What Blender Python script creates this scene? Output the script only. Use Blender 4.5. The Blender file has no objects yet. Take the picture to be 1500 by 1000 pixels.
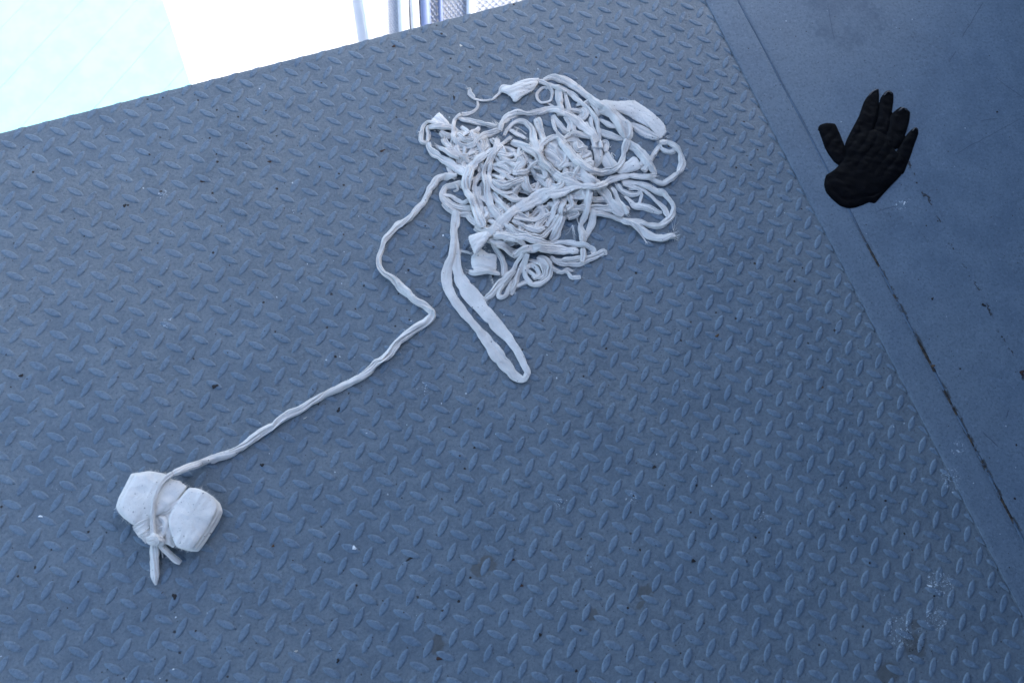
import bpy, math, random
import numpy as np
from mathutils import Vector, Matrix
random.seed(7); rng = np.random.RandomState(11)
sc = bpy.context.scene
COL = sc.collection
R = math.radians

# ---------------------------------------------------------------- camera
CR = np.array([[0.9256151129, 0.3156688330, -0.2087818252],
               [-0.3618732259, 0.8997369821, -0.2439695296],
               [0.1108351526, 0.3013744363, 0.9470422472]]).T    # world -> camera
CP = np.array([0.28805283, -0.87271953, 1.36895877])
FPX = 1278.92
cam_d = bpy.data.cameras.new("camera"); cam = bpy.data.objects.new("camera", cam_d); COL.objects.link(cam)
cam_d.sensor_width = 36.0; cam_d.lens = FPX * 36 / 1500
cam_d.clip_start = 0.05; cam_d.clip_end = 500
M = Matrix([[CR[j][i] for j in range(3)] for i in range(3)]).to_4x4()
M.translation = Vector(CP); cam.matrix_world = M
cam_d.dof.use_dof = True; cam_d.dof.focus_distance = 1.52; cam_d.dof.aperture_fstop = 5.6
sc.camera = cam

# ---------------------------------------------------------------- light
SUN_AZ, SUN_EL = R(94), R(42)
wd = bpy.data.worlds.new("World"); sc.world = wd; wd.use_nodes = True
nt = wd.node_tree; sky = nt.nodes.new("ShaderNodeTexSky"); sky.sky_type = 'NISHITA'
sky.sun_disc = False; sky.sun_elevation = SUN_EL; sky.sun_rotation = SUN_AZ
sky.air_density = 1.0; sky.dust_density = 2.5; sky.ozone_density = 1.0
bg = nt.nodes["Background"]; nt.links.new(sky.outputs[0], bg.inputs[0]); bg.inputs[1].default_value = 0.15
sd = bpy.data.lights.new("sun", 'SUN'); sd.energy = 2.0; sd.angle = R(0.5); sd.color = (1, 0.97, 0.92)
so = bpy.data.objects.new("sun", sd); COL.objects.link(so)
sv = Vector((math.sin(SUN_AZ) * math.cos(SUN_EL), math.cos(SUN_AZ) * math.cos(SUN_EL), math.sin(SUN_EL)))
so.rotation_euler = sv.to_track_quat('Z', 'Y').to_euler(); so.location = (6, 0, 6)
sc.view_settings.view_transform = 'Standard'; sc.view_settings.look = 'None'
sc.view_settings.exposure = 1.95; sc.view_settings.gamma = 1

# ---------------------------------------------------------------- helpers
def W(px, py, z=0.0):
    """point of the real place at height z that the calibrated lens shows at photo pixel px, py"""
    d = CR.T @ np.array([(px - 750) / FPX, -(py - 500) / FPX, -1.0])
    return CP + d * ((z - CP[2]) / d[2])

def mesh(name, verts, faces, mat, parent=None, smooth=True, label=None, cat=None, group=None, kind=None):
    me = bpy.data.meshes.new(name)
    me.from_pydata([tuple(map(float, v)) for v in verts], [], [tuple(int(i) for i in f) for f in faces])
    me.update()
    if smooth: me.polygons.foreach_set('use_smooth', [True] * len(me.polygons))
    if mat: me.materials.append(mat)
    o = bpy.data.objects.new(name, me); COL.objects.link(o)
    if parent: o.parent = parent
    return tag(o, label, cat, group, kind)

def tag(o, label=None, cat=None, group=None, kind=None):
    if label: o['label'] = label
    if cat: o['category'] = cat
    if group: o['group'] = group
    if kind: o['kind'] = kind
    return o

def empty(name, loc, label, cat, group=None):
    o = bpy.data.objects.new(name, None); COL.objects.link(o); o.location = loc
    o.empty_display_size = 0.05
    return tag(o, label, cat, group)

def parent_keep(ch, root):
    ch.parent = root; ch.matrix_parent_inverse = Matrix.Translation(-Vector(root.location))

def box(name, lo, hi, mat, bev=0.0, **k):
    x0, y0, z0 = lo; x1, y1, z1 = hi
    if bev <= 0:
        v = [(x, y, z) for z in (z0, z1) for y in (y0, y1) for x in (x0, x1)]
        f = [(0, 2, 3, 1), (4, 5, 7, 6), (0, 1, 5, 4), (2, 6, 7, 3), (0, 4, 6, 2), (1, 3, 7, 5)]
        return mesh(name, v, f, mat, smooth=False, **k)
    b = bev
    rings = [(z0, 0), (z1 - b, 0), (z1 - 0.3 * b, 0.3 * b), (z1, b)]
    v = []
    for z, i in rings:
        v += [(x0 + i, y0 + i, z), (x1 - i, y0 + i, z), (x1 - i, y1 - i, z), (x0 + i, y1 - i, z)]
    f = [(3, 2, 1, 0), (12, 13, 14, 15)]
    for r in range(3):
        for c in range(4):
            a = r * 4 + c; d = r * 4 + (c + 1) % 4
            f.append((a, d, d + 4, a + 4))
    return mesh(name, v, f, mat, smooth=False, **k)

class N:
    def __init__(s, name):
        s.m = bpy.data.materials.new(name); s.m.use_nodes = True; s.t = s.m.node_tree
        s.b = s.t.nodes["Principled BSDF"]; s.out = s.t.nodes["Material Output"]
        s.pos = s.t.nodes.new("ShaderNodeNewGeometry").outputs['Position']
    def n(s, typ, **k):
        x = s.t.nodes.new(typ)
        for a, v in k.items(): setattr(x, a, v)
        return x
    def link(s, a, b): s.t.links.new(a, b)
    def inp(s, sock, v):
        if hasattr(v, 'is_output'): s.link(v, sock)
        else: sock.default_value = v
    def noise(s, scale, detail=3, rough=.55, dist=0, vec=None):
        x = s.n("ShaderNodeTexNoise"); s.link(vec or s.pos, x.inputs['Vector'])
        x.inputs['Scale'].default_value = scale; x.inputs['Detail'].default_value = detail
        x.inputs['Roughness'].default_value = rough; x.inputs['Distortion'].default_value = dist
        return x.outputs['Fac']
    def math(s, op, a, b=None, c=None, clamp=False):
        x = s.n("ShaderNodeMath", operation=op, use_clamp=clamp); s.inp(x.inputs[0], a)
        if b is not None: s.inp(x.inputs[1], b)
        if c is not None: s.inp(x.inputs[2], c)
        return x.outputs[0]
    def step(s, v, a, b, o0=0., o1=1.):
        x = s.n("ShaderNodeMapRange", interpolation_type='SMOOTHSTEP'); s.inp(x.inputs[0], v)
        for i, q in enumerate((a, b, o0, o1)): x.inputs[i + 1].default_value = q
        return x.outputs[0]
    def mix(s, f, a, b):
        x = s.n("ShaderNodeMix", data_type='RGBA'); s.inp(x.inputs[0], f)
        for i, q in ((6, a), (7, b)):
            if hasattr(q, 'is_output'): s.link(q, x.inputs[i])
            else: x.inputs[i].default_value = (*q, 1)
        return x.outputs[2]
    def spots(s, scale, radius, prob, soft=.35, jit=.3):
        """sparse irregular spots: 1 inside a spot"""
        wob = s.n("ShaderNodeVectorMath", operation='ADD'); s.link(s.pos, wob.inputs[0])
        nz = s.n("ShaderNodeTexNoise"); s.link(s.pos, nz.inputs['Vector']); nz.inputs['Scale'].default_value = 420
        sc_ = s.n("ShaderNodeVectorMath", operation='SCALE'); s.link(nz.outputs['Color'], sc_.inputs[0]); sc_.inputs['Scale'].default_value = jit * 0.01
        s.link(sc_.outputs[0], wob.inputs[1])
        v = s.n("ShaderNodeTexVoronoi", voronoi_dimensions='2D'); s.link(wob.outputs[0], v.inputs['Vector']); v.inputs['Scale'].default_value = scale
        sep = s.n("ShaderNodeSeparateColor"); s.link(v.outputs['Color'], sep.inputs[0])
        on = s.math('GREATER_THAN', sep.outputs[0], 1 - prob)
        rad = s.math('MULTIPLY', sep.outputs[1], radius * scale)
        rad = s.math('ADD', rad, radius * scale * .25)
        d = s.math('DIVIDE', v.outputs['Distance'], rad)
        return s.math('MULTIPLY', on, s.step(d, 1 + soft, 1 - soft))
    def bump(s, h, strength, dist, prev=None):
        x = s.n("ShaderNodeBump"); s.link(h, x.inputs['Height']); x.inputs['Strength'].default_value = strength
        x.inputs['Distance'].default_value = dist
        if prev is not None: s.link(prev, x.inputs['Normal'])
        return x.outputs[0]
    def done(s, col, rough, normal=None, spec=.5):
        s.inp(s.b.inputs['Base Color'], col if hasattr(col, 'is_output') else (*col, 1)); s.inp(s.b.inputs['Roughness'], rough)
        s.b.inputs['Specular IOR Level'].default_value = spec
        if normal is not None: s.link(normal, s.b.inputs['Normal'])
        return s.m

def blotch(n, cx, cy, r, wob=.012):
    """irregular patch of worn paint, dirt or painted-in reflection around a spot of the deck"""
    v = n.n("ShaderNodeVectorMath", operation='DISTANCE'); s = n.n("ShaderNodeVectorMath", operation='ADD')
    nz = n.n("ShaderNodeTexNoise"); n.link(n.pos, nz.inputs['Vector']); nz.inputs['Scale'].default_value = 70; nz.inputs['Detail'].default_value = 4
    q = n.n("ShaderNodeVectorMath", operation='SCALE'); n.link(nz.outputs['Color'], q.inputs[0]); q.inputs['Scale'].default_value = wob * 2
    n.link(n.pos, s.inputs[0]); n.link(q.outputs[0], s.inputs[1]); n.link(s.outputs[0], v.inputs[0])
    v.inputs[1].default_value = (cx + wob, cy + wob, wob)
    return n.step(v.outputs['Value'], r * 1.1, r * .7)

def paint(name, smooth_plate=False, lug=False):
    n = N(name)
    big = n.noise(2.2, 4, .6); mid = n.noise(17, 5, .62); fine = n.noise(210, 4, .7); vf = n.noise(900, 2, .6)
    if smooth_plate: cA, cB, cC = (.116, .156, .202), (.146, .190, .236), (.158, .194, .226)
    elif lug: cA, cB, cC = (.116, .166, .220), (.144, .197, .248), (.150, .190, .230)
    else: cA, cB, cC = (.116, .148, .176), (.150, .184, .210), (.168, .191, .203)
    col = n.mix(n.step(mid, .35, .68), cA, cB)
    col = n.mix(n.math('MULTIPLY', n.step(big, .42, .66), .55), col, cC)
    col = n.mix(n.math('MULTIPLY', n.step(fine, .47, .66), .50), col, tuple(c * .60 for c in cA))
    col = n.mix(n.math('MULTIPLY', n.step(n.noise(150, 5, .8, .3), .52, .68), .40), col, tuple(min(1, c * 1.35 + .03) for c in cB))
    col = n.mix(n.math('MULTIPLY', n.step(vf, .56, .76), .30), col, (.24, .27, .32))
    if not smooth_plate:
        mt = n.noise(48, 5, .75); col = n.mix(n.math('MULTIPLY', n.step(mt, .50, .66), .38), col, (.082, .110, .140) if not lug else (.085, .125, .180))
        mt2 = n.noise(31, 5, .75, .8); col = n.mix(n.math('MULTIPLY', n.step(mt2, .54, .70), .40), col, (.160, .198, .230))
    # pale scuffs where the paint has been knocked
    for (x, y), r in (((1378, 853), .024), ((1392, 700), .020), ((1325, 925), .030), ((1372, 905), .020), ((820, 738), .010), ((925, 728), .009), ((245, 472), .012), ((620, 565), .008), ((240, 283), .011), ((1318, 302), .014), ((1402, 655), .014), ((1116, 757), .010)):
        if (x, y) in ((1318, 302), (1402, 655)) and not smooth_plate: continue
        if smooth_plate and x < 1200: continue
        p = W(x, y); m_ = n.math('MULTIPLY', blotch(n, p[0], p[1], r, .01), n.step(n.noise(190, 4, .8, .6), .55, .63))
        col = n.mix(n.math('MULTIPLY', m_, .85), col, (.54, .59, .62))
    # grime patches
    cl = n.step(n.noise(5.5, 3, .6), .54, .68)
    gr = n.math('MULTIPLY', cl, n.step(n.noise(120, 3, .7), .52, .66))
    col = n.mix(n.math('MULTIPLY', gr, .4), col, (.06, .07, .085))
    if not smooth_plate and not lug:
        for (x, y), r in (((945, 866), .012), ((938, 884), .008), ((716, 826), .015), ((700, 836), .012), ((1340, 945), .022), ((1300, 985), .02), ((640, 945), .014), ((865, 897), .009), ((655, 425), .008), ((1340, 915), .010)):
            p = W(x, y)
            col = n.mix(n.math('MULTIPLY', blotch(n, p[0], p[1], r), .62), col, (.085, .080, .070))
    sp = n.spots(38, .0018, .19 if not smooth_plate else .05)
    if not smooth_plate: sp = n.math('MULTIPLY', sp, n.step(n.noise(6, 2), .40, .52))
    col = n.mix(sp, col, (.022, .016, .014))
    sp3 = n.spots(95, .0009, .10)
    col = n.mix(n.math('MULTIPLY', sp3, .8), col, (.035, .03, .03))
    ws = n.spots(47, .0010, .07 if not smooth_plate else .05)
    ws = n.math('MULTIPLY', ws, n.step(n.noise(4.3, 2), .42, .58))
    col = n.mix(n.math('MULTIPLY', ws, .8), col, (.62, .66, .68))
    if smooth_plate:
        # worn crack line with rust, running along the deck, and thin scratches
        sep = n.n("ShaderNodeSeparateXYZ"); n.link(n.pos, sep.inputs[0])
        wob = n.noise(22, 4, .7)
        dx = n.math('ABSOLUTE', n.math('ADD', n.math('SUBTRACT', sep.outputs[0], 1.423), n.math('MULTIPLY', n.math('SUBTRACT', wob, .5), -.055)))
        ln = n.math('MULTIPLY', n.step(dx, .0032, .0008), n.step(n.noise(26, 3, .7), .49, .56))
        ln = n.math('MULTIPLY', ln, n.step(sep.outputs[1], -.38, -.44))
        col = n.mix(n.math('MULTIPLY', ln, .85), col, (.030, .026, .024))
        for (x0, y0, x1, y1, wd_) in ((1440, 3, 1408, 58, .0009), (1400, 75, 1388, 93, .0008), (1498, 173, 1395, 228, .0007), (1455, 113, 1500, 145, .0008), (1435, 178, 1462, 174, .0009), (1281, 312, 1318, 300, .0008), (1474, 612, 1476, 600, .0012), (1438, 632, 1462, 655, .0012), (1212, 5, 1222, 60, .0008)):
            a = W(x0, y0); b = W(x1, y1); d = b - a; L = np.linalg.norm(d); d /= L; c = (a + b) / 2
            cx = n.math('SUBTRACT', sep.outputs[0], float(c[0])); cy = n.math('SUBTRACT', sep.outputs[1], float(c[1]))
            al = n.math('ABSOLUTE', n.math('ADD', n.math('MULTIPLY', cx, float(d[0])), n.math('MULTIPLY', cy, float(d[1]))))
            ac = n.math('ADD', n.math('MULTIPLY', cx, float(-d[1])), n.math('MULTIPLY', cy, float(d[0])))
            ac = n.math('ABSOLUTE', n.math('ADD', ac, n.math('MULTIPLY', n.math('SUBTRACT', n.noise(40, 2), .5), .006)))
            mk = n.math('MULTIPLY', n.step(al, L / 2, L / 2 * .8), n.step(ac, wd_ * 1.3, wd_ * .4))
            col = n.mix(n.math('MULTIPLY', mk, .55), col, (.035, .045, .07))
        dj = n.math('ABSOLUTE', n.math('ADD', n.math('SUBTRACT', sep.outputs[0], 1.2665), n.math('MULTIPLY', n.math('SUBTRACT', n.noise(60, 4, .7), .5), -.012)))
        dj = n.math('MULTIPLY', n.step(dj, .0056, .0022), n.math('MULTIPLY', n.step(n.noise(19, 4, .75), .47, .55), n.step(sep.outputs[1], -.52, -.64)))
        col = n.mix(n.math('MULTIPLY', dj, .8), col, (.040, .036, .030))
        fj = n.step(n.math('ABSOLUTE', n.math('SUBTRACT', sep.outputs[0], 1.2655)), .0022, .0010)
        col = n.mix(n.math('MULTIPLY', n.math('MULTIPLY', fj, n.step(n.noise(30, 4, .7), .42, .6)), .35), col, (.11, .085, .070))
        p = W(1235, 22)  # dark reflection painted into the plate colour as a soft smudge
        col = n.mix(n.math('MULTIPLY', n.step(n.noise(9, 4, .7), .40, .62), n.math('MULTIPLY', blotch(n, p[0], p[1], .09, .06), .45)), col, (.050, .080, .118))
    rough = n.math('ADD', n.math('MULTIPLY', mid, .22), .30 if not smooth_plate else .42)
    rough = n.math('ADD', rough, n.math('MULTIPLY', fine, .12))
    nb = n.bump(n.noise(30, 4, .6), .6, .0020)
    nb = n.bump(n.noise(160, 4, .65), .5, .0008, nb)
    nb = n.bump(n.noise(620, 2, .6), .25, .00022, nb)
    if not smooth_plate:
        cr = n.math('MULTIPLY', n.noise(75, 5, .72, .5), n.step(n.noise(5, 3, .6), .36, .62, .25, 1.)); nb = n.bump(cr, .9, .0032, nb)
    return n.done(col, rough, nb, .20 if smooth_plate else .34)

M_TREAD = paint("tread_plate_paint"); M_LUG = paint("lug_paint", lug=True); M_SMOOTH = paint("smooth_plate_paint", smooth_plate=True)

def simple(name, col, rough, nscale=40, var=.15, bumps=.3, bd=.001, spec=.4):
    n = N(name); f = n.noise(nscale, 4, .6)
    c = n.mix(n.step(f, .3, .7), tuple(v * (1 - var) for v in col), tuple(min(1, v * (1 + var)) for v in col))
    return n.done(c, rough, n.bump(n.noise(nscale * 3, 3), bumps, bd), spec)

def cotton(name, col=(.75, .715, .665), weave=1.0, streak=True):
    n = N(name)
    if streak:
        at = n.n("ShaderNodeAttribute", attribute_name="cloth").outputs['Vector']
        st1 = n.noise(1.0, 4, .65, .4, at); mp = n.n("ShaderNodeVectorMath", operation='MULTIPLY'); n.link(at, mp.inputs[0]); mp.inputs[1].default_value = (4.5, 1.6, 1); st2 = n.noise(1.0, 3, .6, .2, mp.outputs[0])
    a = n.noise(26, 4, .6); b = n.noise(300, 3, .65)
    c = n.mix(n.step(a, .32, .7), tuple(v * .88 for v in col), tuple(v * 1.06 for v in col))
    c = n.mix(n.math('MULTIPLY', n.step(b, .5, .75), .22), c, tuple(v * .72 for v in col))
    c = n.mix(n.math('MULTIPLY', n.spots(120, .0009, .10), .75), c, (.10, .09, .085))
    if not streak: c = n.mix(n.math('MULTIPLY', n.spots(330, .0005, .16), .55), c, (.20, .18, .17))
    c = n.mix(n.math('MULTIPLY', n.step(n.noise(9, 3, .6), .55, .75), .22), c, (col[0] * .80, col[1] * .76, col[2] * .72))
    nb = n.bump(n.noise(62, 5, .68, 1.1), .7, .0030)
    if streak:
        c = n.mix(n.math('MULTIPLY', n.step(st2, .54, .74), .14), c, tuple(v * .74 for v in col))
        nb = n.bump(st1, .8, .0018, nb); nb = n.bump(st2, .6, .0005, nb)
    nb = n.bump(n.noise(420, 3, .7), .6, .0006 * weave, nb)
    nb = n.bump(n.noise(1500, 2, .7), .5, .0003 * weave, nb)
    n.b.inputs['Sheen Weight'].default_value = .15; n.b.inputs['Sheen Roughness'].default_value = .6
    return n.done(c, .95, nb, .12)
M_COT = [cotton("cotton_cloth"), cotton("cotton_cloth_grey", (.72, .685, .64)), cotton("cotton_cloth_pale", (.79, .76, .71))]
M_PAD = cotton("folded_cloth", (.76, .73, .68), 1.8, streak=False)
M_THREAD = simple("cotton_thread", (.80, .76, .70), .95, 90)

# ---------------------------------------------------------------- deck (setting)
EDGE_Y, SEAM_X, SEAM2_X = 0.104, 1.200, 1.265
X0, Y0, X1 = -1.0, -1.75, 2.15
def deck_sheet(name, x0, x1, y0, y1, z, mat, th=.008, step=.02, amp=.0004):
    """steel plate with a rolled edge and a slight waviness"""
    b = .0012
    xs = np.concatenate([[x0, x0 + b * .3, x0 + b], np.linspace(x0 + .01, x1 - .01, max(2, int((x1 - x0) / step))), [x1 - b, x1 - b * .3, x1]])
    ys = np.concatenate([[y0, y0 + b * .3, y0 + b], np.linspace(y0 + .01, y1 - .01, max(2, int((y1 - y0) / step))), [y1 - b, y1 - b * .3, y1]])
    nx, ny = len(xs), len(ys); v = []; f = []
    ex = np.minimum(xs - x0, x1 - xs); ey = np.minimum(ys - y0, y1 - ys)
    for j in range(ny):
        for i in range(nx):
            e = min(ex[i], ey[j]); dz = -b * (1 - math.sqrt(max(0, 1 - (1 - min(e, b) / b) ** 2)))
            wv = amp * (math.sin(xs[i] * 7.3 + ys[j] * 3.1) + math.sin(xs[i] * 2.9 - ys[j] * 8.7 + 1.3)) * min(1, e / .03)
            v.append((xs[i], ys[j], z + dz + wv))
    for j in range(ny - 1):
        for i in range(nx - 1):
            a = j * nx + i; f.append((a, a + 1, a + nx + 1, a + nx))
    rim = [i for i in range(nx)] + [j * nx + nx - 1 for j in range(1, ny)] + [(ny - 1) * nx + i for i in range(nx - 2, -1, -1)] + [j * nx for j in range(ny - 2, 0, -1)]
    base = len(v)
    for r in rim: v.append((v[r][0], v[r][1], z - th))
    for k in range(len(rim)):
        k2 = (k + 1) % len(rim); f.append((rim[k2], rim[k], base + k, base + k2))
    return mesh(name, v, f, mat, kind='structure')
deck = deck_sheet("tread_plate", X0, SEAM_X - .0012, Y0, EDGE_Y, 0, M_TREAD, amp=0)
tag(deck, "grey blue painted steel tread plate with raised lugs")
border = deck_sheet("border_plate", SEAM_X + .0006, SEAM2_X - .0010, Y0, EDGE_Y, .0012, M_SMOOTH, amp=.0001)
tag(border, "narrow smooth blue steel plate beside the tread plate")
side = deck_sheet("smooth_plate", SEAM2_X + .0012, X1, Y0, EDGE_Y + .3, .0010, M_SMOOTH, amp=.0003)
tag(side, "wide smooth blue painted steel plate under the black glove")

# filler of paint and rust sitting in the two joints
def joint_mat():
    n = N("joint_fill"); a = n.step(n.noise(20, 4, .7), .45, .53)
    sep = n.n('ShaderNodeSeparateXYZ'); n.link(n.pos, sep.inputs[0]); a = n.math('MAXIMUM', a, n.step(sep.outputs[1], -.60, -.50, 0, .8))
    b = n.step(n.noise(140, 3, .7), .45, .6)
    c = n.mix(b, (.030, .026, .024), (.080, .062, .045)); c = n.mix(a, c, (.095, .135, .185))
    return n.done(c, .8, n.bump(n.noise(300, 3), .6, .001), .2)
M_JOINT = joint_mat()
def seam_fill(name, x, w, z, rag, mat):
    ys = np.arange(Y0 + .01, EDGE_Y - .002, .003); v = []; f = []
    for k, y in enumerate(ys):
        n1 = math.sin(y * 61) * .3 + math.sin(y * 23 + 1) * .4 + rng.uniform(-1, 1) * .45
        ww = w * (1 + rag * n1); cx = x + rag * w * .5 * math.sin(y * 37)
        zz = z + rag * .0004 * rng.uniform(-1, 1)
        v += [(cx - ww, y, z - .004), (cx - ww * .8, y, zz - .0004), (cx, y, zz), (cx + ww * .8, y, zz - .0004), (cx + ww, y, z - .004)]
        if k:
            for c in range(4): a = (k - 1) * 5 + c; f.append((a, a + 1, a + 6, a + 5))
    return mesh(name, v, f, mat, kind='structure')
tag(seam_fill("seam_filler", SEAM_X - .0003, .0016, .0001, .3, M_TREAD), "painted seam between tread plate and border plate")
tag(seam_fill("joint_dirt", SEAM2_X + .0001, .0026, .0017, .5, M_JOINT), "rusty dirt packed in the joint between smooth plates")
box("deck_substrate", (X0, Y0, -.06), (X1, EDGE_Y - .002, -.0085), M_SMOOTH, kind='structure', label="painted steel beam under the deck plates")

# lugs of the tread plate
P, PS = .04, .04 * .97945
def lug_geo(k):
    L, Wd, H = .0150, .0054, .0018
    v = []; f = []; n = 16
    rings = [(.30, 1.0), (.70, .96), (.90, .72), (1.0, .15), (1.06, -.08)]
    r2 = np.random.RandomState(k)
    w1, w2 = r2.uniform(-.06, .06, 2)
    for s, h in rings:
        for i in range(n):
            t = 2 * math.pi * i / n; c, q = math.cos(t), math.sin(t)
            x = c * L * s; y = math.copysign(abs(q) ** 1.25, q) * Wd * s * (1 + w1 * c)
            v.append((x, y + w2 * .001 * c, H * h))
    v.append((0, 0, H * 1.02))
    for r in range(len(rings) - 1):
        for i in range(n): a = r * n + i; b = r * n + (i + 1) % n; f.append((a + n, b + n, b, a))
    for i in range(n): f.append((len(v) - 1, i, (i + 1) % n))
    return np.array(v), f
GEO = [lug_geo(k) for k in range(5)]
cands = []
for j in range(-4, 46):
    for i in range(-26, 32):
        for kind_ in (0, 1):
            x = (i + .5 * kind_) * P; y = -(j + .5 * kind_) * PS
            if x < X0 + .01 or x > SEAM_X + .004 or y > EDGE_Y + .004 or y < Y0 + .01: continue
            cands.append((x, y, kind_))
def inview(x, y):
    c = CR @ (np.array([x, y, 0]) - CP); u = 750 + FPX * c[0] / -c[2]; w_ = 500 - FPX * c[1] / -c[2]
    return 0 < u < 1500 and 0 < w_ < 1000
clean = [c for c in cands if c[0] < SEAM_X - .014 and c[1] < EDGE_Y - .014 and inview(c[0], c[1])]
clean.sort(key=lambda c: (c[0] - CP[0]) ** 2 + (c[1] - CP[1]) ** 2)
near = set(clean[:296])
def lug_xf(kind_):
    ang = (R(-44.4) if kind_ == 0 else R(44.4)) + rng.uniform(-.05, .05)
    zs = (rng.uniform(.65, 1.1) if kind_ == 0 else rng.uniform(.6, 1.0))
    return ang, rng.uniform(.93, 1.07), rng.uniform(.92, 1.08), zs
LM_ = []
for v, f in GEO:
    me = bpy.data.meshes.new("lug"); me.from_pydata([tuple(a) for a in v], [], f); me.update()
    me.polygons.foreach_set('use_smooth', [True] * len(me.polygons)); me.materials.append(M_LUG); LM_.append(me)
bv, bf, off = [], [], 0
for c in cands:
    k = rng.randint(5); ang, sx, sy, zs = lug_xf(c[2]); jx, jy = rng.uniform(-.0005, .0005, 2)
    if c in near:
        o = bpy.data.objects.new("lug", LM_[k]); COL.objects.link(o); o.parent = deck
        o.location = (c[0] + jx, c[1] + jy, 0); o.rotation_euler = (0, 0, ang); o.scale = (sx, sy, zs)
    else:
        v = GEO[k][0] * np.array([sx, sy, zs]); ca, sa = math.cos(ang), math.sin(ang)
        x = v[:, 0] * ca - v[:, 1] * sa + c[0] + jx; y = v[:, 0] * sa + v[:, 1] * ca + c[1] + jy
        x = np.minimum(x, SEAM_X - .0022); y = np.minimum(y, EDGE_Y - .0006)
        bv.append(np.stack([x, y, v[:, 2]], 1)); bf += [tuple(a + off for a in f) for f in GEO[k][1]]; off += len(v)
mesh("lug", np.concatenate(bv), bf, M_LUG, parent=deck, kind='stuff')

# ---------------------------------------------------------------- strips of cloth
HS = .0015; HX0, HY0 = .0, -.75
HM = np.zeros((int(.75 / HS) + 200, int(1.1 / HS)), np.float32) + .0006       # rows y, cols x
TILE = {1: (600, 100), 2: (720, 100), 3: (820, 130), 4: (620, 200), 5: (740, 200), 6: (840, 240), 7: (640, 320), 8: (730, 330)}
def smooth1(a, k):
    k = int(k)
    if k < 1: return a
    ker = np.hanning(2 * k + 3)[1:-1]; ker /= ker.sum()
    p = np.concatenate([np.repeat(a[:1], k, 0), a, np.repeat(a[-1:], k, 0)])
    if a.ndim == 1: return np.convolve(p, ker, 'valid')
    return np.stack([np.convolve(p[:, i], ker, 'valid') for i in range(a.shape[1])], 1)
def spline(pts, step=.002):
    """Catmull-Rom through rows of (x, y, w), resampled evenly"""
    p = np.array(pts, float); p = np.vstack([2 * p[0] - p[1], p, 2 * p[-1] - p[-2]])
    out = []
    for i in range(1, len(p) - 2):
        t = np.linspace(0, 1, 24, endpoint=False)[:, None]
        a, b, c, d = p[i - 1], p[i], p[i + 1], p[i + 2]
        out.append(.5 * ((2 * b) + (c - a) * t + (2 * a - 5 * b + 4 * c - d) * t ** 2 + (3 * b - a - 3 * c + d) * t ** 3))
    out.append(p[-2:-1]); q = np.vstack(out)
    s = np.concatenate([[0], np.cumsum(np.linalg.norm(np.diff(q[:, :2], axis=0), axis=1))])
    n = max(6, int(s[-1] / step)); ss = np.linspace(0, s[-1], n)
    return np.stack([np.interp(ss, s, q[:, k]) for k in range(q.shape[1])], 1), ss
def lay(c, w, t):
    """rest a strip on whatever already lies there; returns the centre height"""
    tx = np.gradient(c[:, 0]); ty = np.gradient(c[:, 1]); L = np.hypot(tx, ty) + 1e-9; nx, ny = -ty / L, tx / L
    b = np.zeros(len(c))
    for o in (-.38, -.2, 0, .2, .38):
        ix = np.clip(((c[:, 0] + nx * w * o - HX0) / HS).astype(int), 0, HM.shape[1] - 1)
        iy = np.clip(((c[:, 1] + ny * w * o - HY0) / HS).astype(int), 0, HM.shape[0] - 1)
        b = np.maximum(b, HM[iy, ix])
    n = len(b); z = b.copy(); sl = .0018
    for i in range(1, n): z[i] = max(z[i], z[i - 1] - sl)
    for i in range(n - 2, -1, -1): z[i] = max(z[i], z[i + 1] - sl)
    return smooth1(z, 5) * .97 + t * .42
def stamp(c, w, t, z):
    for i in range(0, len(c)):
        r = int(w[i] / 2 / HS) + 1
        ix = int((c[i, 0] - HX0) / HS); iy = int((c[i, 1] - HY0) / HS)
        if ix - r < 0 or iy - r < 0 or ix + r >= HM.shape[1] or iy + r >= HM.shape[0]: continue
        yy, xx = np.mgrid[-r:r + 1, -r:r + 1]; d = np.hypot(xx, yy) * HS / (w[i] / 2)
        top = np.where(d < 1, z[i] + t[i] * .42 * np.sqrt(np.clip(1 - d * d, 0, 1)), 0)
        sub = HM[iy - r:iy + r + 1, ix - r:ix + r + 1]; np.maximum(sub, top, out=sub)
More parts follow.
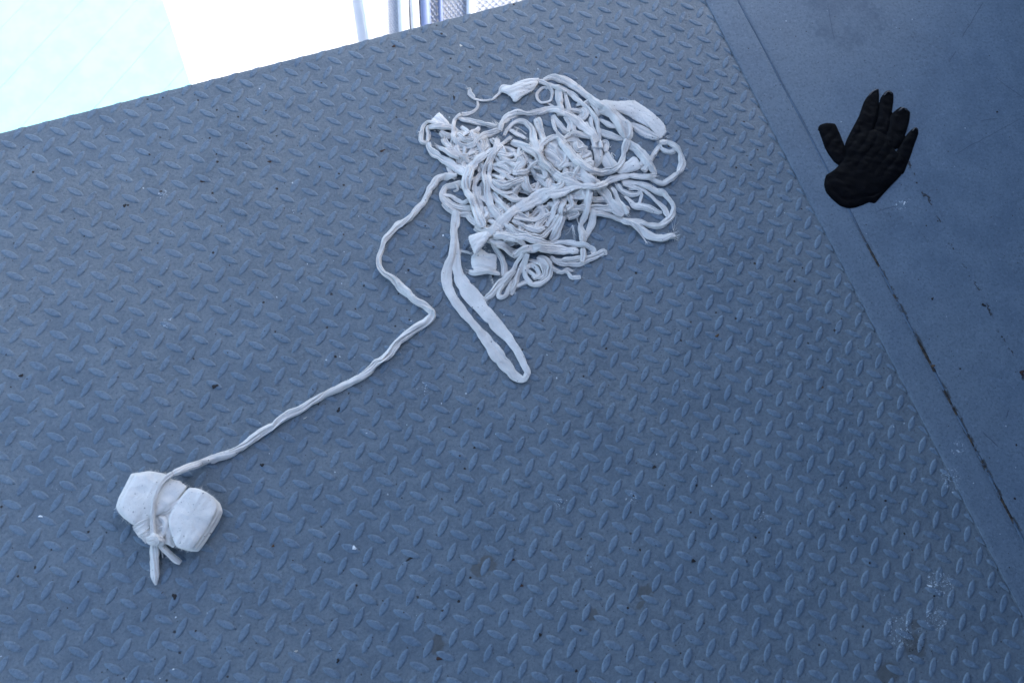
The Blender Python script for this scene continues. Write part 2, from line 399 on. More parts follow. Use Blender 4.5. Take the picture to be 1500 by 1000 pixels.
def tube(c3, w, t, twist=.35, pleat=.3, seed=0, NS=46, ends=True):
    """flattened, pleated, slightly rolled cloth strip along a 3D line"""
    r = np.random.RandomState(seed); n = len(c3)
    T = np.gradient(c3, axis=0); T /= np.linalg.norm(T, axis=1)[:, None] + 1e-9
    B = np.cross(T, np.array([0, 0, 1.])); B /= np.linalg.norm(B, axis=1)[:, None] + 1e-9; U = np.cross(B, T)
    s = np.arange(n) * .002
    roll = twist * (np.sin(s * r.uniform(18, 30) + r.uniform(0, 6)) + .6 * np.sin(s * r.uniform(45, 70) + r.uniform(0, 6)))
    th = np.linspace(0, 2 * math.pi, NS, endpoint=False)
    wn = 1 + .07 * np.sin(s * r.uniform(70, 110) + r.uniform(0, 6)); tn = np.ones(n)
    q = r.uniform(.01, .05)
    while q < s[-1] - .01:                       # places where the cloth is pinched or folded over
        g = np.exp(-((s - q) / r.uniform(.0035, .008)) ** 2); wn -= g * r.uniform(.08, .34) * min(1, pleat * 3); tn += g * r.uniform(-.1, .5); q += r.uniform(.018, .055)
    wn = np.clip(wn, .5, 1.3)
    u = np.cos(th)[None, :] + 0 * s[:, None]; v = np.sign(np.sin(th))[None, :] * np.abs(np.sin(th))[None, :] ** .6
    p = r.uniform(0, 6, 6); d1, d2 = r.uniform(-26, 26, 2); S_ = s[:, None]
    a = pleat * (.75 + .45 * np.sin(S_ * 41 + p[0]) * np.sin(S_ * 17 + p[1]))
    k1, k2 = r.uniform(3.2, 4.6), r.uniform(7, 9.5)
    def crease(x): return 1 - 2 * np.abs(np.sin(x)) ** .55
    f1 = crease(k1 * u * .5 + p[2] + S_ * d1 * .35 + .8 * np.sin(S_ * 33 + p[3])); f2 = crease(k2 * u * .5 + p[4] + S_ * d2 * .4 + .9 * np.sin(S_ * 51 + p[5]))
    ridge = -a * (1.5 * f1 + 1.05 * f2)
    er = smooth1(r.normal(0, .35, (n, 2)), 2); side = np.where(u > 0, er[:, :1], er[:, 1:]) * np.abs(u) ** 3
    X = (u + side * .45 * pleat) * (w * wn / 2)[:, None]; Z = v * (1 + ridge) * (t * tn / 2)[:, None] + r.normal(0, .00008, (n, NS))
    cr, sr = np.cos(roll)[:, None], np.sin(roll)[:, None]
    X, Z = X * cr - Z * sr, X * sr + Z * cr
    Vt = c3[:, None, :] + B[:, None, :] * X[..., None] + U[:, None, :] * Z[..., None]
    Vt[..., 2] = np.maximum(Vt[..., 2], .0003)
    v_ = Vt.reshape(-1, 3); idx = np.arange(n * NS).reshape(n, NS); nx = np.roll(idx, -1, 1)
    f = np.stack([idx[:-1], nx[:-1], nx[1:], idx[1:]], -1).reshape(-1, 4).tolist()
    if ends:
        f.append(list(idx[0])); f.append(list(idx[-1][::-1]))
    at = np.stack([u * (w / .0042)[:, None], S_ * 22 + 0 * u, 0 * u + seed * 3.7 + (v > 0) * 1.5], -1).reshape(-1, 3)
    LASTAT[0] = at
    return v_, f
LASTAT = [None]
def add_at(o, at=None):
    at = LASTAT[0] if at is None else at
    A = o.data.attributes.new("cloth", 'FLOAT_VECTOR', 'POINT'); A.data.foreach_set('vector', np.ascontiguousarray(at, dtype=np.float32).ravel()); return o
FIB = []
def fibres(c3, w, n, seed=0, spread=1.):
    r = np.random.RandomState(seed + 99)
    for _ in range(n):
        i = r.randint(1, len(c3) - 1); T = c3[min(i + 1, len(c3) - 1)] - c3[i - 1]; T /= np.linalg.norm(T) + 1e-9
        S = np.cross(T, [0, 0, 1.]); sg = r.choice([-1, 1]); p = c3[i] + S * sg * w[i] * .46 + np.array([0, 0, r.uniform(-.0005, .001)])
        d = S * sg * r.uniform(.2, 1) + T * r.uniform(-1, 1) + np.array([0, 0, r.uniform(-.2, .6)]); d /= np.linalg.norm(d)
        FIB.append((p, d, r.uniform(.0015, .0045) * spread, r.uniform(.00007, .00013)))
def fibre_mesh(name, root, fl, **k):
    v, f = [], []
    r = np.random.RandomState(5)
    for p, d, L, rad in fl:
        s1 = np.cross(d, [0, 0, 1.]); s1 /= np.linalg.norm(s1) + 1e-9; s2 = np.cross(d, s1)
        bend = (s1 * r.uniform(-1, 1) + s2 * r.uniform(-1, 1)) * .5
        for q in range(4):
            c = p + d * L * q / 3 + bend * L * (q / 3) ** 2; c[2] = max(c[2], .0006); rr = rad * (1 - .2 * q)
            for a in range(3):
                th = a * 2.094; v.append(c + s1 * rr * math.cos(th) + s2 * rr * math.sin(th))
        b = len(v) - 12
        for q in range(3):
            for a in range(3): f.append((b + q * 3 + a, b + q * 3 + (a + 1) % 3, b + q * 3 + 3 + (a + 1) % 3, b + q * 3 + 3 + a))
    o = mesh(name, v, f, M_THREAD, smooth=False, **k)
    if root: parent_keep(o, root)
    return o
MMPX = .00118
seedc = [0]
def strip(root, pts, tf=None, tmax=.0056, flat=None, name="strip", mat=None, twist=.42, pleat=.5, lift=0, fib=True, label=None, zfix=None, do_stamp=True):
    """pts: (px, py, width px); laid on the heap, height found from what lies below"""
    seedc[0] += 1; sd_ = seedc[0]
    if tf is None: tf = [.42, .30, .36, .26, .38][sd_ % 5]
    zz = .004
    for it in range(3):
        P3 = []
        for k, (x, y, w_) in enumerate(pts):
            q = W(x, y, zz if np.isscalar(zz) else zz[k]); P3.append((q[0], q[1], w_ * MMPX))
        c, ss = spline(P3)
        w = np.clip(c[:, 2], .0015, 1); t = np.minimum(w * tf, tmax)
        if flat: t = np.minimum(t, flat)
        z = lay(c, w, t) + lift if zfix is None else np.full(len(c), zfix)
        d = [np.argmin((c[:, 0] - a[0]) ** 2 + (c[:, 1] - a[1]) ** 2) for a in P3]; zz = z[d]
    c3 = np.stack([c[:, 0], c[:, 1], z], 1)
    rr = np.random.RandomState(sd_)
    jit = smooth1(rr.normal(0, .0016 if not flat else .0008, (len(c3), 3)), 5) ; jit[:, 2] *= .5; c3 = c3 + jit
    e = np.minimum(np.arange(len(c3)), np.arange(len(c3))[::-1]); tp = np.clip((e + 1.5) / 4, 0, 1) ** .5
    v, f = tube(c3, w * (.55 + .45 * tp), t * tp, twist=twist if not flat else twist * .35, pleat=pleat, seed=sd_)
    o = add_at(mesh(name, v, f, mat or M_COT[[0, 0, 1, 2][sd_ % 4]]))
    if label: o['label'] = label
    parent_keep(o, root)
    if do_stamp: stamp(c3, w * .9, t, z)
    if fib: fibres(c3, w, int(len(c3) * .55), sd_)
    return c3, w
def TP(tile, pts):
    out = []
    for p in pts:
        tl = tile
        if len(p) == 4: tl = p[3]
        ox, oy = TILE[tl]; out.append((ox + p[0] / 7.5, oy + p[1] / 7.5, p[2] / 7.5))
    return out

heap = empty("rag_heap", tuple(W(800, 270)), "large tangled heap of knotted off white cotton rag strips on the tread plate", "rag heap")
AUTO = []
def S(tile, *pts, **k):
    q = TP(tile, pts); c3_, w_ = strip(heap, q, **k)
    for e, i in ((0, 3), (-1, -4)):
        if k.get('fib', True) and rng.rand() < .8:
            d = c3_[e] - c3_[i]; d /= np.linalg.norm(d) + 1e-9; sd0 = np.array([-d[1], d[0], 0])
            for _ in range(rng.randint(4, 11)):
                dd = d + sd0 * rng.normal(0, .5) + np.array([0, 0, rng.uniform(-.1, .3)]); AUTO.append((c3_[e] + sd0 * rng.uniform(-.4, .4) * w_[e], dd / np.linalg.norm(dd), rng.uniform(.002, .009), rng.uniform(.00013, .00024)))
    return c3_, w_

# underlying tangle
POLY = [(652, 188), (700, 192), (742, 218), (772, 205), (812, 215), (850, 200), (872, 240), (874, 292), (850, 318), (812, 322), (800, 350), (762, 358), (712, 352), (690, 330), (672, 290), (655, 240)]
def inpoly(x, y, po=POLY):
    s = False
    for i in range(len(po)):
        (x1, y1), (x2, y2) = po[i], po[i - 1]
        if (y1 > y) != (y2 > y) and x < (x2 - x1) * (y - y1) / (y2 - y1) + x1: s = not s
    return s
rf = np.random.RandomState(21)
for k in range(62):
    while True:
        x, y = rf.uniform(650, 880), rf.uniform(190, 358)
        if inpoly(x, y): break
    a = rf.uniform(0, 6.28); pts = [(x, y, rf.uniform(7, 11))]
    for q in range(rf.randint(5, 10)):
        for tr in range(12):
            a2 = a + rf.normal(0, .75) * (1 + tr * .3); nx_, ny_ = x + 15 * math.cos(a2), y + 15 * math.sin(a2)
            if inpoly(nx_, ny_): break
        else: break
        a, x, y = a2, nx_, ny_; pts.append((x, y, rf.uniform(7, 12)))
    if len(pts) > 3: strip(heap, pts, tmax=.004, fib=False, twist=.6)
np.minimum(HM, .016, out=HM)

def crv(P_, n=110, ten=.3):
    P_ = np.array(P_, float); m = len(P_); out = []
    for i in range(m):
        a, b, c, d = P_[i - 1], P_[i], P_[(i + 1) % m], P_[(i + 2) % m]; t = np.linspace(0, 1, 12, endpoint=False)[:, None]
        out.append(b + (c - a) * ten * (t - 2 * t ** 2 + t ** 3) + (c - b) * (3 * t ** 2 - 2 * t ** 3) + (d - b) * ten * (t ** 3 - t ** 2))
    q = np.vstack(out); q2 = np.vstack([q, q[:1]]); s_ = np.concatenate([[0], np.cumsum(np.linalg.norm(np.diff(q2, axis=0), axis=1))])
    return np.stack([np.interp(np.linspace(0, s_[-1], n, endpoint=False), s_, q2[:, k]) for k in (0, 1)], 1)
def patch(tile, pts, cpt, dirv, label=None, th=.0022, puff=.0035, amp=.0011, mat=None, seed=1, zadd=0):
    """a spread piece of cloth: creased along dirv, edges slightly frayed"""
    ox, oy = TILE[tile]; z0 = .004
    for _ in range(2):
        o = crv([W(ox + x / 7.5, oy + y / 7.5, z0)[:2] for x, y in pts]); c = W(ox + cpt[0] / 7.5, oy + cpt[1] / 7.5, z0)[:2]
        hs = []
        for s_ in (.3, .6, .85):
            for q in o[::6]:
                p = c + (q - c) * s_; hs.append(HM[int((p[1] - HY0) / HS), int((p[0] - HX0) / HS)])
        z0 = float(np.percentile(hs, 80)) * .9 + .0006 + zadd
    D_ = W(ox + (cpt[0] + dirv[0]) / 7.5, oy + (cpt[1] + dirv[1]) / 7.5, z0)[:2] - W(ox + cpt[0] / 7.5, oy + cpt[1] / 7.5, z0)[:2]; D_ /= np.linalg.norm(D_)
    r = np.random.RandomState(seed); n = len(o); v = []; f = []; at = []; ph = r.uniform(0, 6, 8)
    wob = r.normal(0, .012, n)
    prof = [(.95, 0), (.985, .15), (1.0, .5), (.985, .85), (.95, 1)] + [(x, 1) for x in (.9, .84, .77, .7, .62, .54, .46, .38, .3, .22, .14, .07)]
    for s_, h in prof:
        for i in range(n):
            p = c + (o[i] - c) * (s_ + wob[i] * (s_ > .9)); d = p - c; al = d @ D_; ac = -d[0] * D_[1] + d[1] * D_[0]
            top = max(0, h - .5) * 2
            wr = (1 - 2 * abs(math.sin(ac * 190 + ph[0] + 1.3 * math.sin(al * 45 + ph[1]))) ** .6) + .6 * (1 - 2 * abs(math.sin(ac * 370 + ph[2] + 1.1 * math.sin(al * 70 + ph[3]) + al * 30)) ** .6) + .5 * math.sin(al * 120 + ph[4] + 2 * math.sin(ac * 90))
            z = z0 + th * h + top * (puff * (1 - s_ ** 3) - amp * wr * (1.15 - s_) ** .35)
            v.append((p[0], p[1], max(z, .0005))); at.append((ac / .0042, al * 22, seed * 5 + (h > .5) * 1.5))
    v.append((c[0], c[1], z0 + th + puff)); at.append((0, 0, seed * 5 + 1.5)); m = len(prof)
    for k in range(m - 1):
        for i in range(n): a = k * n + i; b = k * n + (i + 1) % n; f.append((a, b, b + n, a + n))
    k = (m - 1) * n
    for i in range(n): f.append((k + i, k + (i + 1) % n, len(v) - 1))
    ob = add_at(mesh("cloth_patch", v, f, mat or M_COT[2], label=label), np.array(at)); parent_keep(ob, heap)
    for s_ in np.linspace(0, 1, 14):
        for q in o[::2]:
            p = c + (q - c) * s_; iy, ix = int((p[1] - HY0) / HS), int((p[0] - HX0) / HS); HM[iy, ix] = max(HM[iy, ix], z0 + th + puff * .7)
    for _ in range(int(n * .5)):
        i = r.randint(n); d = o[i] - c; d = np.append(d / np.linalg.norm(d), r.uniform(-.1, .4)) + r.normal(0, .5, 3); FIB.append((np.array([*(c + (o[i] - c) * .98), z0 + th * .6]), d / np.linalg.norm(d), r.uniform(.002, .006), .00011))
    return ob

# lower right lobe
S(6, (-90,380,60), (60,375,60), (200,385,65), (330,395,60), (430,410,50))
S(6, (-90,480,80), (60,490,90), (250,490,100), (420,500,95), (560,490,90), (610,520,70))
S(6, (200,545,50), (300,548,60), (400,575,65), (500,605,70), (620,630,70), (720,640,75), (850,675,75), (950,680,80), (1030,630,75), (1085,560,65), (1098,480,60), (1060,400,70), (980,330,75), (880,280,75), (770,235,70), (650,205,60), (530,200,50))
S(6, (540,225,50), (640,245,55), (740,285,60), (830,335,65), (900,400,70), (960,460,75), (1010,520,75), (1040,580,60))
S(6, (520,610,50), (600,640,75), (680,670,85), (750,730,95), (820,780,100), (900,810,95), (980,815,100), (1060,795,100), (1110,785,70))
S(6, (640,655,25), (700,715,30), (750,790,30), (795,860,22), fib=False)
S(6, (470,230,60), (540,290,70), (620,335,70), (690,340,60), (735,310,40), (690,280,35), (610,285,35))
S(6, (720,290,30), (755,340,35), (740,400,35), (715,420,30), fib=False)
S(6, (560,350,50), (620,405,70), (670,465,85), (760,475,110), (850,505,85), (930,530,60), (975,535,40))
# verticals below the crossing
S(5, (700,640,90), (740,760,50), (690,800,30))
S(5, (650,690,60), (620,780,80), (590,880,85), (540,980,85), (500,1040,80))
S(5, (590,700,50), (540,800,60), (510,890,60), (450,990,70))
S(5, (760,800,16), (790,900,14), (805,980,12), fib=False, twist=0)
S(5, (960,800,70), (955,900,80), (930,1000,75), (890,1090,60), (860,1150,40))
S(5, (900,440,60), (925,520,75), (915,640,90), (905,760,85), (870,880,80), (830,980,70), (850,1090,110), (870,1180,60))
S(5, (790,320,90), (840,400,110), (900,470,115), (1000,530,115), (1080,600,120), (1160,720,125), (1230,810,120), (1290,870,80))
S(5, (1180,560,50), (1230,680,60), (1290,770,60), (1345,860,50))
S(5, (810,320,60), (760,400,65), (700,480,60))
# upper right
patch(3, [(400,150), (480,128), (620,142), (800,134), (860,158), (1010,262), (1100,345), (1165,425), (1165,480), (1120,545), (1085,560), (1060,500), (985,440), (900,392), (820,350), (740,300), (620,255), (500,235), (410,200)], (840,270), (100,60), label="wide flat piece of cloth lying open at the upper right of the heap", amp=.0003, puff=.0022, seed=3, mat=M_PAD)
S(3, (800,140,20), (830,230,26), (800,330,18), flat=.002, fib=False, lift=-.0006)
S(3, (770,390,50), (860,440,100), (950,490,115), (1040,530,85), (1090,560,40), flat=.0035)
S(3, (1090,590,50), (1100,650,60), (1170,690,70), (1240,690,70), (1285,660,50))
S(3, (1100,590,60), (1200,590,70), (1280,640,75), (1325,730,75), (1340,830,85), (1300,920,80), (1215,1000,75), (1130,1040,70,3), (1040,1010,70), (950,960,60))
S(3, (1095,640,45), (1040,710,65), (985,800,75), (930,900,85))
S(3, (760,640,60), (840,690,75), (900,780,75), (900,850,60))
patch(3, [(620,900), (680,840), (740,800), (800,752), (850,768), (895,862), (850,900), (740,930), (650,940)], (760,860), (100,-40), seed=4, amp=.0006)
patch(3, [(455,800), (490,720), (530,690), (580,770), (650,850), (580,890), (490,870)], (540,810), (60,80), seed=5, amp=.0006)
S(3, (590,770,14), (560,700,12), (600,730,12), (640,760,12), fib=False)
S(3, (430,460,60), (510,500,100), (600,530,80), (700,555,40), flat=.004)
S(3, (440,330,40), (530,390,80), (610,420,60), (640,460,40))
S(3, (380,260,60), (450,250,80), (560,280,120), (640,340,160), (690,420,170), (730,500,120), (755,570,70), tmax=.009)
S(3, (700,340,60), (770,400,60), (780,480,60), (760,560,60))
S(3, (750,570,50), (840,650,90), (920,740,105), (980,830,95), (1030,910,80), (1060,950,50))
# upper verticals and top arch
S(2, (620,400,25), (680,430,30), (760,470,50), (860,465,65), (950,470,70), (1010,500,60), (960,540,50))
S(2, (730,235,80), (745,330,95), (760,430,100), (740,520,80))
S(2, (800,255,40), (825,340,50), (845,430,60), (850,500,50))
S(2, (1020,400,80), (1090,380,90), (1140,430,80), (1180,520,60))
S(2, (1000,430,60), (1040,500,70), (1000,560,60), (960,520,50))
S(2, (680,520,60), (720,600,75), (790,670,80), (840,700,60))
S(2, (670,570,40), (700,660,50), (740,740,55), (800,790,60))
S(2, (820,520,60), (880,580,60), (900,660,60), (940,730,50))
S(2, (790,540,45), (850,620,50), (840,700,45))
S(2, (1090,540,60), (1095,640,60), (1140,740,60))
S(2, (1040,590,50), (1070,680,55), (1080,760,60))
S(2, (560,140,50), (640,105,70), (740,115,95), (850,155,110), (960,235,105), (1060,310,95), (1160,390,95), (1250,440,100), (1330,500,70))
S(2, (620,160,40), (700,210,55), (800,240,60), (880,290,70), (960,350,65), (975,390,50), (930,410,35))
S(1, (625,235,50), (650,230,50), (670,280,60), (700,325,50), (640,270,30), (690,320,40), (760,350,36), (840,355,36), (920,340,36), (980,290,38), (1010,230,60), (1020,190,40), (1050,215,50), (1130,205,60), (1220,170,60), (1300,150,60), (1390,140,60), (560,150,65,2), (630,190,55,2), (660,250,45,2), (655,330,40,2), (610,380,40,2), (545,380,38,2), (500,330,36,2), (505,265,36,2), (570,215,36,2), (620,230,30,2))
patch(1, [(1010,195), (1090,205), (1180,160), (1290,128), (1420,122), (1400,190), (1340,262), (1240,318), (1185,368), (1140,374), (1110,318), (1060,285), (1010,265)], (1230,220), (100,-35), seed=8, amp=.0013, th=.003)
S(2, (880,290,50), (970,370,50), (1050,430,55), (1110,500,60), (1150,590,60), (1175,690,50), (1190,790,40))
# left wing
S(1, (750,360,32), (740,430,34), (690,485,34), (620,510,45), (570,500,55))
S(1, (550,560,60), (650,580,65), (760,600,60), (870,625,65), (960,650,60))
patch(1, [(230,590), (270,540), (325,492), (380,545), (430,600), (440,650), (340,650), (250,640)], (335,590), (90,60), seed=6, amp=.0007)
S(1, (330,700,80), (400,740,90), (470,760,70))
S(1, (380,770,80), (410,840,80), (450,900,70), (480,960,50))
S(1, (270,600,40), (200,590,50), (150,640,50), (130,720,55), (130,800,60), (180,810,50), (205,740,50), (205,660,50), (260,645,60), (350,640,80), (460,655,80), (540,700,50))
S(1, (150,700,30), (110,720,20), (140,790,30), fib=False)
S(1, (540,730,50), (610,780,70), (690,770,70), (690,700,60), (740,680,60), (760,650,40))
S(1, (560,640,50), (640,700,50), (590,740,45))
S(1, (570,500,60), (500,560,50), (480,640,50), (485,740,55), (520,810,60), (600,860,60), (690,850,65), (750,790,75), (830,735,75), (940,700,70), (1000,680,50))
S(4, (280,330,60), (310,420,65), (350,470,60))
S(4, (140,110,40), (240,150,60), (350,190,65), (450,235,60), (510,310,50))
S(4, (60,70,60), (80,150,85), (190,235,95), (320,315,100), (430,385,95), (500,440,60))
S(4, (180,130,50), (290,190,50), (390,240,45))
# coil on the left
S(4, (420,510,60), (330,545,80), (250,565,80), (215,630,80), (240,705,90), (320,760,85), (420,790,90), (540,800,70))
S(4, (220,730,60), (300,810,70), (420,855,60), (550,860,60))
S(4, (230,640,40), (310,660,50), (380,700,55), (440,740,50), (500,700,50))
S(4, (480,860,60), (540,920,70), (590,970,50))
S(4, (350,500,40), (380,580,30), (330,600,30), fib=False)
# middle mass
S(4, (860,620,80), (1000,690,90), (1150,700,80), (1260,690,60), mat=M_COT[1])
S(4, (760,620,60), (850,730,75), (930,810,80), (1010,870,70))
S(4, (1000,880,70), (1130,910,80), (1270,900,80), (1310,820,60), (1250,760,60), mat=M_COT[1])
S(4, (780,340,50), (870,390,60), (950,450,60), (1010,490,50))
S(4, (760,420,40), (850,470,50), (930,510,40))
S(4, (800,300,50), (890,330,60), (960,390,60))
S(4, (820,190,60), (920,205,75), (1000,195,60), (1030,240,50), (960,270,50), (860,240,50))
S(4, (500,200,50), (560,170,70), (590,220,50))
S(4, (600,90,60), (650,180,60), (590,260,60))
S(4, (980,60,90), (1060,90,90), (1150,130,80), (1230,190,80), (1290,230,70))
S(4, (1100,180,60), (1140,240,60), (1130,310,60))
S(4, (1050,230,80), (1090,290,90), (1040,350,80), (990,400,60))
S(4, (640,400,60), (570,490,70), (560,590,70), (610,690,70), (640,800,60), (660,900,60))
S(4, (760,130,60), (690,190,80), (600,260,105), (530,350,115), (480,460,110), (475,590,95), (530,710,100), (590,830,105), (640,950,100), (660,1010,60))
S(4, (1320,360,60), (1350,430,75), (1330,470,60), (1250,420,60))
S(4, (980,400,50), (1060,405,75), (1170,365,80), (1240,300,70), (1310,300,60), (1350,370,50))
S(4, (750,490,60), (850,545,85), (960,525,95), (1070,490,85), (1120,450,40))
# ruffle inside the ring
patch(5, [(420,160), (470,70), (560,50), (640,110), (700,220), (650,330), (600,385), (520,340), (450,260)], (560,215), (70,60), seed=12, amp=.0024, puff=.004, mat=M_COT[0], label="ruffled cloth gathered inside the ring of strips")
S(5, (470,140,40), (520,190,50), (560,260,45), (570,330,30), twist=.7)
S(5, (590,90,40), (560,160,50), (610,250,40), twist=.7)
S(5, (690,240,50), (650,300,70), (600,370,40))
S(5, (830,110,40), (880,180,60), (940,190,50), (850,240,50))
S(5, (760,60,60), (800,150,60), (900,120,50))
# crossing arcs of the upper middle
S(2, (800,770,50), (880,735,85), (990,735,100), (1110,760,90))
S(2, (500,550,110), (520,650,90), (560,760,80), (575,840,60))
S(2, (140,740,40), (190,650,45), (280,585,50), (370,590,60), (430,660,75), (460,760,95), (480,870,95), (470,960,60))
S(2, (200,680,50), (290,730,60), (380,770,50))
S(1, (1150,640,16), (1230,680,16), (1290,720,14), fib=False)
S(2, (90,680,60), (120,590,75), (190,525,80), (290,490,85), (400,495,75), (520,480,80), (650,455,80), (760,465,90), (860,520,95), (960,590,105), (1060,690,115), (1140,790,130), (1160,900,140), (1010,80,140,5), (1020,180,130,5), (1020,270,90,5), (985,350,40,5))
S(3, (460,590,60), (510,610,80), (500,690,50), flat=.003)
S(2, (520,920,60), (580,820,70), (680,775,75), (780,810,95), (640,90,105,5), (730,200,120,5), (840,300,115,5), (940,370,95,5), (1060,395,85,5), (1180,385,75,5), (1245,330,65,5), (1290,240,75,5), (1315,130,85,5), (1345,30,75,5))
S(5, (190,110,60), (270,150,80), (360,200,95), (430,300,115), (520,390,120), (630,465,115), (760,520,105), (880,550,90), (1010,550,85), (1130,495,90), (1250,455,95), (1390,440,85), (820,140,80,6), (905,125,65,6))
# left twisted verticals
S(4, (970,10,50), (900,60,50), (820,130,55), (770,210,60), (735,310,60), (720,420,60), (735,520,55), (800,590,55), (900,620,60), (985,600,45))
S(4, (820,40,70), (790,150,65), (720,260,65), (675,360,65), (675,480,65), (700,560,65), (720,660,95), (750,770,90), (810,860,85), (880,950,80))
# arcs of the lower part
S(7, (830,20,60), (950,80,75), (1080,125,75), (1180,110,50))
S(7, (740,40,70), (850,135,75), (980,190,75), (1110,210,75), (1210,165,70), (1290,70,75), (1350,-30,80))
S(7, (1390,-20,70), (1340,100,90), (1290,190,110), (1250,240,60))
S(7, (600,250,60), (650,340,60), (720,450,70), (745,560,75), (725,640,50))
S(7, (580,230,60), (720,290,70), (840,360,70), (960,395,60), (860,430,50))
S(7, (650,320,50), (760,370,60), (880,430,50))
S(8, (580,400,60), (700,380,65), (850,370,65), (990,350,60), (1090,320,65), (1160,300,85), (1185,325,60))
S(8, (570,350,50), (700,425,60), (880,425,55), (1020,380,45), (1110,340,30))
S(7, (620,190,90), (780,195,90), (940,240,85), (1090,280,80), (1240,290,70), (1390,265,60), (860,205,65,8), (990,235,70,8), (1050,270,60,8), (1020,295,45,8))
S(7, (640,150,50), (760,210,60), (880,270,60), (960,320,50))
S(8, (150,330,70), (250,300,85), (370,280,95), (500,280,105), (640,275,115), (780,275,115), (890,295,90))
S(8, (925,250,70), (932,330,75), (920,395,65), zfix=None)
# bottom left patch and folded flap
patch(7, [(380,420), (430,370), (480,330), (560,385), (650,400), (655,470), (650,570), (560,610), (430,585), (385,540), (375,480)], (510,470), (100,20), seed=7, amp=.0009, label="square bit of cloth with ragged hem at the lower left of the heap")
S(7, (340,590,50), (450,595,60), (580,590,60), (690,605,60))
S(7, (250,350,30), (320,370,30), (370,400,30))
# long wide diagonal strip
S(5, (850,555,35), (740,580,70), (620,600,130), (500,620,175), (370,670,175), (240,740,150), (120,805,120), (20,880,115), (660,100,100,7), (590,160,70,7), (520,200,110,7), (480,215,110,7), flat=.0045, pleat=.25)
patch(7, [(350,195), (450,160), (570,132), (612,165), (560,230), (495,320), (440,385), (415,400), (385,330), (360,265)], (460,240), (80,-60), seed=9, amp=.0006, label='smooth turned over end of the broad diagonal strip', zadd=.002)
S(4, (1130,440,50), (1150,540,60), (1190,620,60))
# bottom cluster
S(7, (940,420,40), (880,490,40), (850,550,45), (800,610,60))
S(7, (870,560,50), (780,640,90), (680,740,105), (590,830,85), (530,890,50))
S(7, (830,680,40), (790,770,50), (750,850,60), (690,865,60), (690,800,45), (740,730,40))
S(7, (985,420,65), (930,540,70), (880,650,75), (850,750,80), (815,850,35))
S(7, (880,750,40), (960,710,50), (1020,680,50))
knot_c = TP(7, [(1110,420,60), (1180,470,120), (1235,560,90), (1220,650,65), (1130,715,75), (1040,725,65), (975,650,55), (970,570,55), (1030,520,55), (1100,550,60), (1110,620,60), (1050,650,80)])
strip(heap, knot_c, name="knot", tmax=.009, label="tight knot at the bottom of the heap")
S(7, (1010,450,40), (1060,470,50), (1150,500,70), (1180,600,60), (1120,660,60), (1050,610,45), (1000,560,40))
S(8, (560,450,50), (630,490,50), (690,520,50), (750,480,50), (800,500,45), (830,500,35))
S(8, (640,520,40), (700,510,45), (760,520,45), (800,570,50), (860,575,50), (905,570,45))
# long flat loop hanging from the heap towards the viewer
loop = [(668,308,9), (667,325,13), (665,340,12), (667,360,12), (668,376,12), (669,392,14), (674,408,20), (681,420,23), (694,437,23), (706,452,22), (719,466,21), (732,481,17), (745,495,14), (757,512,12), (765,528,11), (772,544,9), (769,554,8)]
strip(heap, loop, flat=.0042, twist=.15, pleat=.14, mat=M_COT[2], label="flat strip of the long loop at the heap's lower left")
loop2 = [(773,547,7), (767,555,9), (755,551,15), (744,539,19), (732,524,20), (718,506,18), (705,488,15), (693,474,11), (680,459,12), (668,443,14), (658,426,15), (654,408,15), (656,390,13), (661,374,11), (664,350,8), (663,325,7)]
strip(heap, loop2, flat=.0042, twist=.2, pleat=.18, label="outer strip of the long loop below the heap")
# frayed ends
FR = []
def fray(px, py, dx, dy, n, L=.014, z=.003, sp=.6, wd_=4):
    p = W(px, py, z); q = W(px + dx, py + dy, z); d0 = (q - p) / np.linalg.norm(q - p); sd0 = np.array([-d0[1], d0[0], 0])
    for _ in range(n):
        a = rng.normal(0, sp); d = d0 * math.cos(a) + sd0 * math.sin(a); d[2] += rng.uniform(-.1, .15)
        FR.append((p + sd0 * rng.uniform(-1, 1) * wd_ * MMPX, d, L * rng.uniform(.4, 1.1), rng.uniform(.00016, .0003)))
fray(985, 345, 10, 1, 34, .014, wd_=5); fray(986, 338, 1, -10, 4, .03, sp=.12, wd_=1); fray(640, 192, -3, -6, 8, .006); fray(615, 196, -5, 0, 10, .006)
fray(711, 437, -6, 5, 26, .008, wd_=5); fray(722, 410, -8, 2, 30, .006, wd_=12); fray(676, 368, -9, -1, 14, .012); fray(742, 180, -4, -6, 22, .012, z=.02, wd_=7)
fray(728, 183, -4, -6, 20, .012, z=.02, wd_=5); fray(890, 215, 3, -6, 10, .006, z=.015); fray(975, 200, 6, -6, 6, .010); fray(830, 300, 6, 9, 10, .02, z=.012, sp=.3)
fray(750, 428, 4, 8, 14, .007, wd_=5); fray(946, 355, 4, 8, 8, .006); fray(840, 330, -1, 10, 8, .03, z=.01, sp=.12, wd_=2); fray(769, 548, 6, 6, 8, .004); fray(1003, 228, 6, 0, 5, .004)
fray(710, 360, -6, 6, 20, .005, z=.004, wd_=14); fray(755, 195, 4, -8, 12, .014, z=.02, wd_=4); fray(880, 232, 8, 2, 5, .018, z=.012, sp=.3)
fibre_mesh("frayed_thread", heap, FR + AUTO, kind='stuff')
fibre_mesh("lint", heap, FIB, kind='stuff'); FIB.clear()

